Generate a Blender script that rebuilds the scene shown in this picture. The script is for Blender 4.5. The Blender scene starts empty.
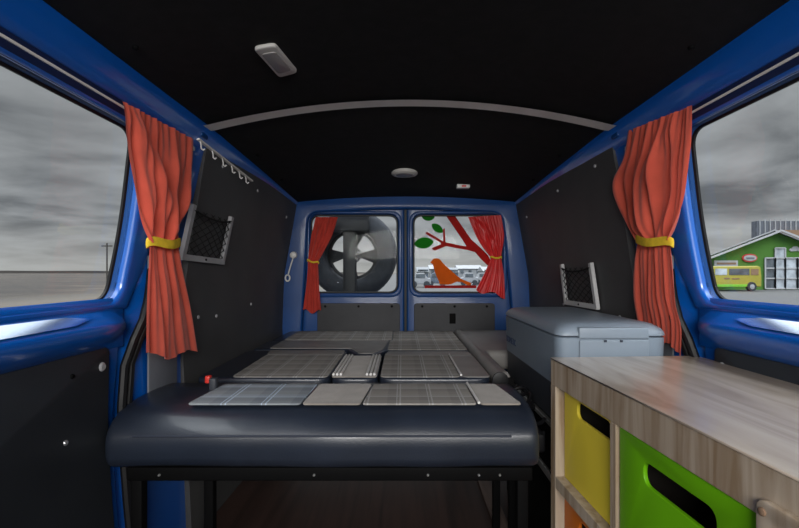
import bpy, bmesh, math, random
from mathutils import Vector, Matrix, noise
random.seed(7)
COL = bpy.context.scene.collection
PI = math.pi
# ---------------------------------------------------------------- camera frame
F = 440.0; CX, CY = 402.0, 272.0; CAMX, CAMZ = -0.025, 0.9     # metres; Y runs to the rear doors
def P(px, py, D):
    return Vector((CAMX + (px-CX)/F*D, D, CAMZ + (CY-py)/F*D))
def PX(px, py, X):                       # point of that sight line on the plane x = X
    D = F*(X-CAMX)/(px-CX); return P(px, py, D)
def PZ(px, py, Z):
    D = F*(Z-CAMZ)/(CY-py); return P(px, py, D)
def lerp(a, b, t): return a+(b-a)*t
def interp(t, pts):
    if t <= pts[0][0]: return pts[0][1]
    for (a, va), (b, vb) in zip(pts, pts[1:]):
        if t <= b: return lerp(va, vb, (t-a)/(b-a))
    return pts[-1][1]
# ---------------------------------------------------------------- materials
M = {}
def srgb(r, g, b):
    f = lambda c: (c/255/12.92) if c/255 <= .04045 else ((c/255+.055)/1.055)**2.4
    return (f(r), f(g), f(b), 1)
def nt(m): m.use_nodes = True; return m.node_tree, m.node_tree.nodes, m.node_tree.links
def mat(name, col, rough=.5, spec=.5, metal=0, coat=0, sheen=0, var=.12, vscale=8, bump=0, bscale=200, transl=0, vec=None, emit=0):
    m = bpy.data.materials.new(name); t, N, L = nt(m)
    b = N['Principled BSDF']
    b.inputs['Roughness'].default_value = rough; b.inputs['Specular IOR Level'].default_value = spec
    b.inputs['Metallic'].default_value = metal; b.inputs['Coat Weight'].default_value = coat
    b.inputs['Coat Roughness'].default_value = .08; b.inputs['Sheen Weight'].default_value = sheen
    tc = N.new('ShaderNodeTexCoord'); mp = N.new('ShaderNodeMapping'); L.new(tc.outputs['Object'], mp.inputs['Vector'])
    if vec: mp.inputs['Scale'].default_value = vec
    n = N.new('ShaderNodeTexNoise'); n.inputs['Scale'].default_value = vscale; n.inputs['Detail'].default_value = 4
    L.new(mp.outputs['Vector'], n.inputs['Vector'])
    r = N.new('ShaderNodeValToRGB'); L.new(n.outputs['Fac'], r.inputs['Fac'])
    c = Vector(col[:3])
    r.color_ramp.elements[0].position = .3; r.color_ramp.elements[1].position = .7
    r.color_ramp.elements[0].color = (*(c*(1-var)), 1); r.color_ramp.elements[1].color = (*(c*(1+var)), 1)
    L.new(r.outputs['Color'], b.inputs['Base Color'])
    if bump:
        n2 = N.new('ShaderNodeTexNoise'); n2.inputs['Scale'].default_value = bscale; n2.inputs['Detail'].default_value = 3
        L.new(tc.outputs['Object'], n2.inputs['Vector'])
        bp = N.new('ShaderNodeBump'); bp.inputs['Strength'].default_value = bump; bp.inputs['Distance'].default_value = .004
        L.new(n2.outputs['Fac'], bp.inputs['Height']); L.new(bp.outputs['Normal'], b.inputs['Normal'])
    if transl:
        out = N['Material Output']; tr = N.new('ShaderNodeBsdfTranslucent'); mx = N.new('ShaderNodeMixShader')
        L.new(r.outputs['Color'], tr.inputs['Color']); mx.inputs[0].default_value = transl
        L.new(b.outputs[0], mx.inputs[1]); L.new(tr.outputs[0], mx.inputs[2]); L.new(mx.outputs[0], out.inputs['Surface'])
    M[name] = m; return m
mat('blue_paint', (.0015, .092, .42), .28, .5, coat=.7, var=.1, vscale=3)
mat('blue_paint_shaded', (.0015, .042, .17), .42, .3, coat=.1, var=.15, vscale=4)  # darker copy of the body blue, the rear's shade put into the colour
mat('blue_shade', (.006, .014, .06), .6, .3)  # painted shade for the band under the roof rail
mat('glint_metal', (.50, .58, .72), .16, .5, metal=1, var=.03)  # pale metal standing in for sky reflected on the blue sill
mat('black_lining', (.011, .0105, .0105), .85, .2, var=.2, vscale=30, bump=.25, bscale=500)
mat('black_panel', (.052, .052, .053), .55, .4, var=.15, vscale=6, bump=.15, bscale=900)
mat('door_card', (.018, .021, .026), .5, .4, var=.2, vscale=5, bump=.12, bscale=700)
mat('grey_panel', (.13, .14, .16), .6, .3)
mat('rear_card', (.035, .036, .04), .6, .4, var=.15, bump=.1, bscale=600)
mat('rubber', (.005, .005, .006), .5, .3)
mat('trim_strip', (.74, .70, .66), .5, .4, var=.08)
mat('lamp_plastic', (.50, .48, .45), .4, .4, var=.05)
mat('lamp_lens', (.30, .29, .28), .25, .5, var=.08)
mat('white_plastic', (.65, .64, .62), .4, .4, var=.05)
mat('alu', (.62, .62, .60), .35, .5, metal=.9, var=.08)
mat('grey_plastic', (.30, .30, .31), .5, .4, var=.08)
mat('net_grey', (.45, .45, .45), .6, .3, var=.1)
mat('black_net', (.01, .01, .01), .8, .2)
mat('coral_cloth', (.74, .12, .075), .85, .15, sheen=.25, var=.10, vscale=14, bump=.2, bscale=900, transl=.28)
mat('red_satin', (.60, .018, .018), .42, .5, sheen=.1, var=.15, vscale=12, transl=.30)
mat('red_cloth', (.50, .045, .03), .8, .2, sheen=.2, var=.12, vscale=14, transl=.25)
mat('yellow_band', (.68, .46, .03), .7, .2, var=.15, vscale=60)
mat('vinyl', (.012, .0165, .027), .36, .5, coat=.25, var=.15, vscale=9, bump=.1, bscale=260)
mat('tan_cloth', (.24, .215, .19), .85, .2, sheen=.2, var=.14, vscale=16, bump=.3, bscale=700)
mat('grey_vinyl', (.20, .19, .18), .5, .4, var=.1, vscale=12, bump=.12, bscale=300)
mat('seat_cloth', (.15, .142, .132), .8, .25, sheen=.15, var=.18, vscale=10, bump=.25, bscale=500)
mat('piping', (.60, .59, .57), .6, .3)
mat('black_metal', (.0015, .0015, .0017), .7, .1)
mat('screw', (.6, .6, .6), .3, .5, metal=.8)
mat('cool_grey', (.16, .20, .245), .45, .45, var=.05, bump=.05, bscale=500)
mat('cool_lid', (.18, .22, .265), .42, .45, var=.05, bump=.05, bscale=500)
mat('cool_dark', (.030, .034, .042), .5, .4, var=.1)
mat('seam_dark', (.02, .025, .04), .6, .3)
mat('logo_ink', (.03, .05, .11), .5, .3)
mat('yellow_crate', (.78, .62, .05), .5, .35, var=.06, vscale=3)
mat('green_crate', (.14, .43, .004), .45, .35, var=.06, vscale=3)
mat('orange_crate', (.62, .15, .012), .5, .35, var=.06, vscale=3)
mat('inner_shade', (.012, .010, .008), .8, .2)  # shade painted near-black inside the crates and behind the door slot
mat('red_button', (.55, .03, .02), .4, .5)
mat('sticker_red', (.50, .025, .022), .6, .3, transl=.75)
mat('sticker_green', (.015, .32, .012), .6, .3, transl=.75)
mat('sticker_orange', (.72, .22, .008), .6, .3, transl=.75)
mat('tyre', (.030, .034, .042), .75, .3, var=.25, vscale=18, bump=.4, bscale=80)
mat('rim', (.018, .019, .022), .55, .4)
mat('bldg_green', (.065, .17, .03), .8, .2, var=.05, vscale=1)
mat('bldg_white', (.36, .37, .385), .7, .2, var=.05)
mat('bldg_grey', (.10, .11, .13), .7, .3, var=.3, vscale=3, vec=(6, 1, .3))
mat('bldg_roof', (.30, .31, .33), .6, .3)
mat('bldg_brown', (.22, .14, .09), .8, .2)
mat('pane_dark', (.07, .085, .10), .15, .6, var=.5, vscale=1.3)
mat('pane_light', (.34, .38, .42), .15, .6, var=.4, vscale=1.3)
mat('van_yellow', (.30, .265, .035), .35, .5, var=.06)
mat('van_green', (.16, .42, .03), .4, .5)
mat('moor_far', (.018, .015, .013), .9, .1, var=.4, vscale=.06)
mat('pole_wood', (.06, .055, .05), .8, .2)
mat('house_white', (.22, .23, .245), .8, .2, var=.1)
mat('house_blue', (.08, .10, .13), .8, .2, var=.2)
mat('car_silver', (.22, .23, .25), .4, .4)
mat('sign_red', (.45, .05, .04), .6, .3)
mat('sign_ink', (.12, .13, .15), .6, .3)

def plywood(name, light, dark, rough, scale_vec, ring=9., coat=0):
    m = bpy.data.materials.new(name); t, N, L = nt(m); b = N['Principled BSDF']
    tc = N.new('ShaderNodeTexCoord'); mp = N.new('ShaderNodeMapping'); mp.inputs['Scale'].default_value = scale_vec
    L.new(tc.outputs['Object'], mp.inputs['Vector'])
    n1 = N.new('ShaderNodeTexNoise'); n1.inputs['Scale'].default_value = ring; n1.inputs['Detail'].default_value = 6; n1.inputs['Distortion'].default_value = 1.2
    L.new(mp.outputs[0], n1.inputs['Vector'])
    n2 = N.new('ShaderNodeTexNoise'); n2.inputs['Scale'].default_value = 2.2; n2.inputs['Detail'].default_value = 2
    L.new(tc.outputs['Object'], n2.inputs['Vector'])
    r = N.new('ShaderNodeValToRGB'); e = r.color_ramp.elements
    e[0].position = .34; e[0].color = dark; e[1].position = .62; e[1].color = light
    mid = r.color_ramp.elements.new(.48); mid.color = tuple(lerp(a, c, .6) for a, c in zip(dark, light))
    L.new(n1.outputs['Fac'], r.inputs['Fac'])
    mx = N.new('ShaderNodeMix'); mx.data_type = 'RGBA'; mx.blend_type = 'MULTIPLY'; mx.inputs[0].default_value = .45
    L.new(r.outputs[0], mx.inputs[6]); L.new(n2.outputs['Fac'], mx.inputs[7])
    L.new(mx.outputs[2], b.inputs['Base Color'])
    b.inputs['Roughness'].default_value = rough; b.inputs['Coat Weight'].default_value = coat; b.inputs['Coat Roughness'].default_value = .22
    M[name] = m
plywood('ply_top', (.62, .52, .42, 1), (.36, .27, .19, 1), .36, (1.0, .14, 1), 16, coat=1)
plywood('ply_edge', (.62, .51, .39, 1), (.36, .25, .15, 1), .6, (1, 1.2, .10), 22)
plywood('floor_strip', (.16, .11, .09, 1), (.09, .06, .05, 1), .5, (3, .15, 1), 9)
plywood('floor_wood', (.055, .03, .024, 1), (.026, .015, .012, 1), .45, (3, .15, 1), 9)

def plaid(name, base, stripe, line, px_=.105, ofs=0.):
    m = bpy.data.materials.new(name); t, N, L = nt(m); b = N['Principled BSDF']
    tc = N.new('ShaderNodeTexCoord'); sp = N.new('ShaderNodeSeparateXYZ'); L.new(tc.outputs['Object'], sp.inputs[0])
    def mth(op, a, c):
        n = N.new('ShaderNodeMath'); n.operation = op
        for i, v in enumerate((a, c)):
            if isinstance(v, (int, float)): n.inputs[i].default_value = v
            else: L.new(v, n.inputs[i])
        return n.outputs[0]
    def band(o, period, w, off):
        f = mth('FRACT', mth('ADD', mth('MULTIPLY', o, 1/period), off+50), 0)
        return mth('LESS_THAN', f, w/period)
    wide = mth('MULTIPLY', mth('ADD', band(sp.outputs['X'], px_, px_*.34, .1+ofs), band(sp.outputs['Y'], px_, px_*.34, .1+ofs)), .5)
    thin = mth('MINIMUM', mth('ADD', mth('ADD', band(sp.outputs['X'], px_, .004, .72+ofs), band(sp.outputs['X'], px_, .003, .82+ofs)), mth('ADD', band(sp.outputs['Y'], px_, .005, .72+ofs), band(sp.outputs['Y'], px_, .003, .55+ofs))), 1)
    m1 = N.new('ShaderNodeMix'); m1.data_type = 'RGBA'; L.new(wide, m1.inputs[0]); m1.inputs[6].default_value = base; m1.inputs[7].default_value = stripe
    m2 = N.new('ShaderNodeMix'); m2.data_type = 'RGBA'; L.new(mth('MULTIPLY', thin, .75), m2.inputs[0]); L.new(m1.outputs[2], m2.inputs[6]); m2.inputs[7].default_value = line
    L.new(m2.outputs[2], b.inputs['Base Color'])
    b.inputs['Roughness'].default_value = .85; b.inputs['Specular IOR Level'].default_value = .2
    n2 = N.new('ShaderNodeTexNoise'); n2.inputs['Scale'].default_value = 800; L.new(tc.outputs['Object'], n2.inputs['Vector'])
    bp = N.new('ShaderNodeBump'); bp.inputs['Strength'].default_value = .3; bp.inputs['Distance'].default_value = .003
    L.new(n2.outputs['Fac'], bp.inputs['Height']); L.new(bp.outputs['Normal'], b.inputs['Normal'])
    M[name] = m
plaid('plaid_blue', (.23, .25, .265, 1), (.16, .18, .205, 1), (.44, .54, .68, 1), .105)
plaid('plaid_grey', (.26, .245, .225, 1), (.20, .19, .18, 1), (.40, .40, .395, 1), .085, .3)

def glass_mat():
    m = bpy.data.materials.new('glass'); t, N, L = nt(m); N.remove(N['Principled BSDF'])
    tr = N.new('ShaderNodeBsdfTransparent'); tr.inputs[0].default_value = (.93, .95, .95, 1)
    gl = N.new('ShaderNodeBsdfGlossy'); gl.inputs['Roughness'].default_value = .02
    lw = N.new('ShaderNodeLayerWeight'); lw.inputs['Blend'].default_value = .25
    mp = N.new('ShaderNodeMapRange'); mp.inputs['To Min'].default_value = .0015; mp.inputs['To Max'].default_value = .05
    L.new(lw.outputs['Fresnel'], mp.inputs['Value'])
    mx = N.new('ShaderNodeMixShader'); L.new(mp.outputs[0], mx.inputs[0]); L.new(tr.outputs[0], mx.inputs[1]); L.new(gl.outputs[0], mx.inputs[2])
    L.new(mx.outputs[0], N['Material Output'].inputs['Surface']); M['glass'] = m
glass_mat()

def ground_mat():
    m = bpy.data.materials.new('open_ground'); t, N, L = nt(m); b = N['Principled BSDF']
    tc = N.new('ShaderNodeTexCoord'); sp = N.new('ShaderNodeSeparateXYZ'); L.new(tc.outputs['Object'], sp.inputs[0])
    mp = N.new('ShaderNodeMapping'); mp.inputs['Scale'].default_value = (.06, .07, 1); L.new(tc.outputs['Object'], mp.inputs[0])
    n = N.new('ShaderNodeTexNoise'); n.inputs['Scale'].default_value = 1.0; n.inputs['Detail'].default_value = 9; n.inputs['Roughness'].default_value = .72
    L.new(mp.outputs[0], n.inputs[0])
    r = N.new('ShaderNodeValToRGB'); e = r.color_ramp.elements
    e[0].position = .42; e[0].color = (.013, .0092, .0068, 1); e[1].position = .60; e[1].color = (.090, .068, .048, 1)
    k = e.new(.52); k.color = (.032, .0235, .017, 1); L.new(n.outputs[0], r.inputs[0])
    # gravel verge near the van, moor beyond
    vr = N.new('ShaderNodeMapRange'); vr.inputs['From Min'].default_value = -24; vr.inputs['From Max'].default_value = -18
    L.new(sp.outputs['X'], vr.inputs['Value'])
    n3 = N.new('ShaderNodeTexNoise'); n3.inputs['Scale'].default_value = 3; n3.inputs['Detail'].default_value = 8; L.new(tc.outputs['Object'], n3.inputs[0])
    r3 = N.new('ShaderNodeValToRGB'); r3.color_ramp.elements[0].color = (.055, .046, .035, 1); r3.color_ramp.elements[1].color = (.115, .095, .073, 1); L.new(n3.outputs[0], r3.inputs[0])
    m1 = N.new('ShaderNodeMix'); m1.data_type = 'RGBA'; L.new(vr.outputs[0], m1.inputs[0]); L.new(r.outputs[0], m1.inputs[6]); L.new(r3.outputs[0], m1.inputs[7])
    # asphalt yard beside the green building
    ar = N.new('ShaderNodeMapRange'); ar.inputs['From Min'].default_value = -8; ar.inputs['From Max'].default_value = -5
    L.new(sp.outputs['X'], ar.inputs['Value'])
    r4 = N.new('ShaderNodeValToRGB'); r4.color_ramp.elements[0].color = (.055, .055, .056, 1); r4.color_ramp.elements[1].color = (.105, .105, .107, 1); L.new(n3.outputs[0], r4.inputs[0])
    m2 = N.new('ShaderNodeMix'); m2.data_type = 'RGBA'; L.new(ar.outputs[0], m2.inputs[0]); L.new(m1.outputs[2], m2.inputs[6]); L.new(r4.outputs[0], m2.inputs[7])
    L.new(m2.outputs[2], b.inputs['Base Color']); b.inputs['Roughness'].default_value = .75; M['open_ground'] = m
ground_mat()

# ---------------------------------------------------------------- mesh helpers
def link(o): COL.objects.link(o); return o
def root_loc(o):
    v = Vector((0, 0, 0))
    while o is not None: v += o.location; o = o.parent
    return v
def mesh_obj(name, bm, m, parent=None, smooth=True, origin=None, angle=40):
    bmesh.ops.remove_doubles(bm, verts=bm.verts, dist=1e-5)
    bmesh.ops.recalc_face_normals(bm, faces=bm.faces)
    if parent is not None: off = root_loc(parent)
    elif origin is not None: off = Vector(origin)
    else:
        lo = Vector([min(v.co[i] for v in bm.verts) for i in range(3)]); hi = Vector([max(v.co[i] for v in bm.verts) for i in range(3)])
        off = Vector(((lo.x+hi.x)/2, (lo.y+hi.y)/2, lo.z))
    bmesh.ops.translate(bm, verts=bm.verts, vec=-off)
    me = bpy.data.meshes.new(name); bm.to_mesh(me); bm.free()
    if smooth:
        me.polygons.foreach_set('use_smooth', [True]*len(me.polygons))
        try: me.set_sharp_from_angle(angle=math.radians(angle))
        except Exception: pass
    mm = M[m] if isinstance(m, str) else m
    me.materials.append(mm)
    o = bpy.data.objects.new(name, me); link(o)
    if parent is not None: o.parent = parent
    else: o.location = off
    return o
def tag(o, label=None, cat=None, group=None, kind=None):
    if label: o['label'] = label
    if cat: o['category'] = cat
    if group: o['group'] = group
    if kind: o['kind'] = kind
    return o
def thing(name, loc, label=None, cat=None, group=None, kind=None):
    o = bpy.data.objects.new(name, None); o.empty_display_size = .05; o.location = loc; link(o)
    return tag(o, label, cat, group, kind)
def B(): return bmesh.new()
def box(bm, lo, hi, bev=0, seg=3):
    lo, hi = Vector(lo), Vector(hi)
    r = bmesh.ops.create_cube(bm, size=1)
    vs = r['verts']
    for v in vs: v.co = Vector([(lo[i]+hi[i])/2 + v.co[i]*(hi[i]-lo[i]) for i in range(3)])
    if bev:
        es = list({e for v in vs for e in v.link_edges})
        bmesh.ops.bevel(bm, geom=es, offset=bev, segments=seg, profile=.5, affect='EDGES')
    return bm
def tube(bm, pts, r, n=8, closed=False, flat=None):
    pts = [Vector(p) for p in pts]; rings = []
    N_ = len(pts); up0 = None
    for i, p in enumerate(pts):
        a = pts[(i-1) % N_] if (closed or i > 0) else p; b = pts[(i+1) % N_] if (closed or i < N_-1) else p
        t = (b-a); t = t.normalized() if t.length > 1e-9 else Vector((0, 0, 1))
        if up0 is None:
            up0 = Vector((0, 0, 1)) if abs(t.z) < .9 else Vector((0, 1, 0))
        s = t.cross(up0).normalized(); u = s.cross(t).normalized(); up0 = u
        ring = []
        rr = r[i] if isinstance(r, (list, tuple)) else r
        for k in range(n):
            ang = 2*PI*k/n; sx, sz = (1, 1) if flat is None else flat
            ring.append(bm.verts.new(p + s*math.cos(ang)*rr*sx + u*math.sin(ang)*rr*sz))
        rings.append(ring)
    for i in range(N_ if closed else N_-1):
        A, C = rings[i], rings[(i+1) % N_]
        for k in range(n): bm.faces.new((A[k], A[(k+1) % n], C[(k+1) % n], C[k]))
    if not closed:
        bm.faces.new(rings[0][::-1]); bm.faces.new(rings[-1])
    return bm
def strip_box(bm, a, b, w, h, up=(0, 0, 1)):       # a straight bar of w x h between two points
    a, b = Vector(a), Vector(b); t = (b-a).normalized(); up = Vector(up); s = t.cross(up).normalized(); u = s.cross(t)
    vs = [bm.verts.new(p + s*w/2*i + u*h/2*j) for p in (a, b) for i, j in ((-1, -1), (1, -1), (1, 1), (-1, 1))]
    for f in ((3, 2, 1, 0), (4, 5, 6, 7), (0, 1, 5, 4), (1, 2, 6, 5), (2, 3, 7, 6), (3, 0, 4, 7)): bm.faces.new([vs[i] for i in f])
    return bm
def lathe(bm, prof, c, axis='Z', n=32, cap=True):            # prof: (radius, height) pairs
    rings = []
    for r, h in prof:
        ring = []
        for k in range(n):
            a = 2*PI*k/n; x, y = r*math.cos(a), r*math.sin(a)
            v = {'Z': Vector((x, y, h)), 'Y': Vector((x, h, y)), 'X': Vector((h, x, y))}[axis]
            ring.append(bm.verts.new(Vector(c)+v))
        rings.append(ring)
    for A, C in zip(rings, rings[1:]):
        for k in range(n): bm.faces.new((A[k], A[(k+1) % n], C[(k+1) % n], C[k]))
    for ring, rr in ((rings[0], prof[0][0]), (rings[-1], prof[-1][0])):
        if cap and rr > 1e-4: bm.faces.new(ring)
    return bm
def grid(bm, fn, nu, nv):
    vs = [[bm.verts.new(fn(i/nu, j/nv)) for j in range(nv+1)] for i in range(nu+1)]
    for i in range(nu):
        for j in range(nv): bm.faces.new((vs[i][j], vs[i+1][j], vs[i+1][j+1], vs[i][j+1]))
    return bm
def roundpoly(pts, r, n=5):
    out = []; K = len(pts); rs = r if isinstance(r, (list, tuple)) else [r]*K
    for i in range(K):
        a, p, b = Vector(pts[i-1]), Vector(pts[i]), Vector(pts[(i+1) % K]); rr = rs[i]
        if rr <= 0: out.append(tuple(p)); continue
        d1, d2 = (a-p).normalized(), (b-p).normalized()
        d = min(rr, (a-p).length*.49, (b-p).length*.49)
        s, e = p+d1*d, p+d2*d
        for k in range(n+1):
            t = k/n; q = s*(1-t)**2 + p*2*t*(1-t) + e*t*t; out.append((q.x, q.y))
    return out
def plate(outer, holes, fn, th, bev=0, bm=None, bres=2):
    """flat sheet with holes, outline in 2-D, thickness th centred on 0; fn(x, y, t) places it"""
    cu = bpy.data.curves.new('outline', 'CURVE'); cu.dimensions = '2D'; cu.fill_mode = 'BOTH'
    cu.extrude = max(th/2-bev, 0); cu.bevel_depth = bev; cu.bevel_resolution = bres; cu.offset = -bev
    for poly in [outer]+list(holes):
        sp = cu.splines.new('POLY'); sp.points.add(len(poly)-1); sp.use_cyclic_u = True
        for q, (x, y) in zip(sp.points, poly): q.co = (x, y, 0, 1)
    o = bpy.data.objects.new('outline', cu); link(o)
    dg = bpy.context.evaluated_depsgraph_get(); dg.update()
    me = bpy.data.meshes.new_from_object(o.evaluated_get(dg))
    b2 = bmesh.new(); b2.from_mesh(me)
    bpy.data.objects.remove(o); bpy.data.curves.remove(cu); bpy.data.meshes.remove(me)
    bmesh.ops.remove_doubles(b2, verts=b2.verts, dist=1e-6)
    for v in b2.verts: v.co = fn(v.co.x, v.co.y, v.co.z)
    if bm is None: return b2
    tmp = bpy.data.meshes.new('t'); b2.to_mesh(tmp); bm.from_mesh(tmp); b2.free(); bpy.data.meshes.remove(tmp); return bm
def copy_tree(o, parent=None):
    c = o.copy(); link(c); c.parent = parent
    for ch in list(o.children): copy_tree(ch, c)
    return c

# ---------------------------------------------------------------- van shell profile
def ceilZ(X, D):
    e = interp(D, [(-.6, .472), (1.45, .472), (2.0, .44), (2.6, .398)]); a = interp(D, [(-.6, .56), (1.45, .556), (2.0, .50), (2.6, .43)])
    u = min(abs(X)/.66, 1); return CAMZ + a-(a-e)*u**2
def wallU(D, Z):                       # half width of the black side lining
    k = min(max((D-1.5)/1.1, -.3), 1); zt = lerp(.445, .385, k)
    z = Z-CAMZ; t = (z+.9)/(zt+.9)
    a = interp(t, [(0, .725), (.45, .755), (.66, .745), (1, .672)]); b = interp(t, [(0, .69), (.45, .715), (.68, .705), (1, .632)])
    return lerp(a, b, k)
def wall_top(D): return CAMZ + lerp(.445, .385, min(max((D-1.5)/1.1, -.3), 1))
def onwall(px, py, s, off=0):
    D = 1.9
    for _ in range(60):
        q = P(px, py, D); D = lerp(D, F*(s*(wallU(D, q.z)-off)-CAMX)/(px-CX), .6)
    return P(px, py, D)
def onceil(px, py, off=0):
    D = 1.5
    for _ in range(80):
        q = P(px, py, D); D = lerp(D, F*(ceilZ(q.x, D)-off-CAMZ)/(CY-py), .4)
    return P(px, py, D)
FRONT = -.55
# floor
bm = B(); box(bm, (-.84, FRONT, -.03), (.84, 2.62, 0)); tag(mesh_obj('floor', bm, 'floor_wood', smooth=False), kind='structure')
# unseen half-height panel added behind the camera, blocks low light under the bed
bm = B(); box(bm, (-.78, FRONT-.03, 0), (.78, FRONT, .80)); tag(mesh_obj('front_light_block', bm, 'black_panel', smooth=False), kind='structure')
# ceiling: arched black lining
bm = B()
grid(bm, lambda u, v: Vector((lerp(-.69, .69, u), lerp(FRONT, 2.6, v), ceilZ(lerp(-.69, .69, u), lerp(FRONT, 2.6, v)))), 24, 32)
bmesh.ops.solidify(bm, geom=bm.faces[:], thickness=-.02)
tag(mesh_obj('ceiling', bm, 'black_lining'), kind='structure')
# side linings behind the sliding doors
for s, nm in ((-1, 'wall_left'), (1, 'wall_right')):
    bm = B()
    def fn(u, v):
        D = lerp(1.47, 2.63, u); Z = lerp(0, wall_top(D), v); return Vector((s*wallU(D, Z), D, Z))
    grid(bm, fn, 14, 20)
    def fn2(u, v): q = fn(u, v); q.x += s*.07; return q
    grid(bm, fn2, 14, 20)
    grid(bm, lambda u, v: fn(0, v).lerp(fn2(0, v), u), 2, 20)
    w = tag(mesh_obj(nm, bm, 'black_panel'), kind='structure')
# round fasteners on the linings
    for D, z in ((1.56, -.16), (1.70, -.17), (2.05, -.15), (2.40, .30), (1.60, .385), (1.95, .36)):
        bm = B(); u = wallU(D, CAMZ+z); sg = -s
        lathe(bm, [(.007, sg*-.002), (.007, sg*.003), (.004, sg*.005), (0, sg*.005)], (s*u, D, CAMZ+z), 'X', 12); mesh_obj('lining_clip', bm, 'grey_plastic', w)
# roof rails (painted box section along each side of the roof)
def rail_prof(D):
    e = ceilZ(.66, D)-CAMZ
    k = min(max((D-1.45)/1.15, 0), 1)
    dz = lerp(0, -.0, k); w = lerp(1, .42, k)
    o = lerp(0, -.028, k)
    return [(.655+o, e+.012), (.655+o, e-.006*w), (.663+o, e-.026*w), (.674+o, e-.048*w), (.686+o, e-.064*w), (.692+o, e-.066*w), (.697+o, e-.060*w), (.700+o, e-.02*w), (.72+o, e+.02)]
for i, s in enumerate((-1, 1)):
    bm = B(); rings = []
    for k in range(41):
        D = lerp(FRONT, 2.58, k/40); rings.append([bm.verts.new((s*u, D, CAMZ+z)) for u, z in rail_prof(D)])
    for A, C in zip(rings, rings[1:]):
        for j in range(len(A)-1): bm.faces.new((A[j], A[j+1], C[j+1], C[j]))
    t = tag(mesh_obj('trim_%d' % (i+1), bm, 'blue_paint', angle=80), kind='structure')
    # small square clip where the roof bow meets the rail
    bm = B(); c = Vector((s*.674, 1.425, ceilZ(.66, 1.42)-.026)); box(bm, c-Vector((.012, .022, .012)), c+Vector((.012, .022, .012)), .004)
    mesh_obj('bow_bracket', bm, 'blue_paint_shaded', t)
    for D in (.55, .95, 1.75, 2.1):
        bm = B(); q = Vector((s*.60, D, ceilZ(.60, D)-.0035)); lathe(bm, [(.007, .003), (.007, -.001), (.004, -.004), (0, -.004)], q, 'Z', 12); mesh_obj('lining_clip', bm, 'black_metal', t)
# roof bow strip
bm = B()
def bow(u, v):
    X = lerp(-.675, .675, u); D = lerp(1.395, 1.45, v); return Vector((X, D, ceilZ(X, D)-.010))
grid(bm, bow, 40, 2); bmesh.ops.solidify(bm, geom=bm.faces[:], thickness=.005)
tag(mesh_obj('trim_3', bm, 'trim_strip'), kind='structure')

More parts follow.
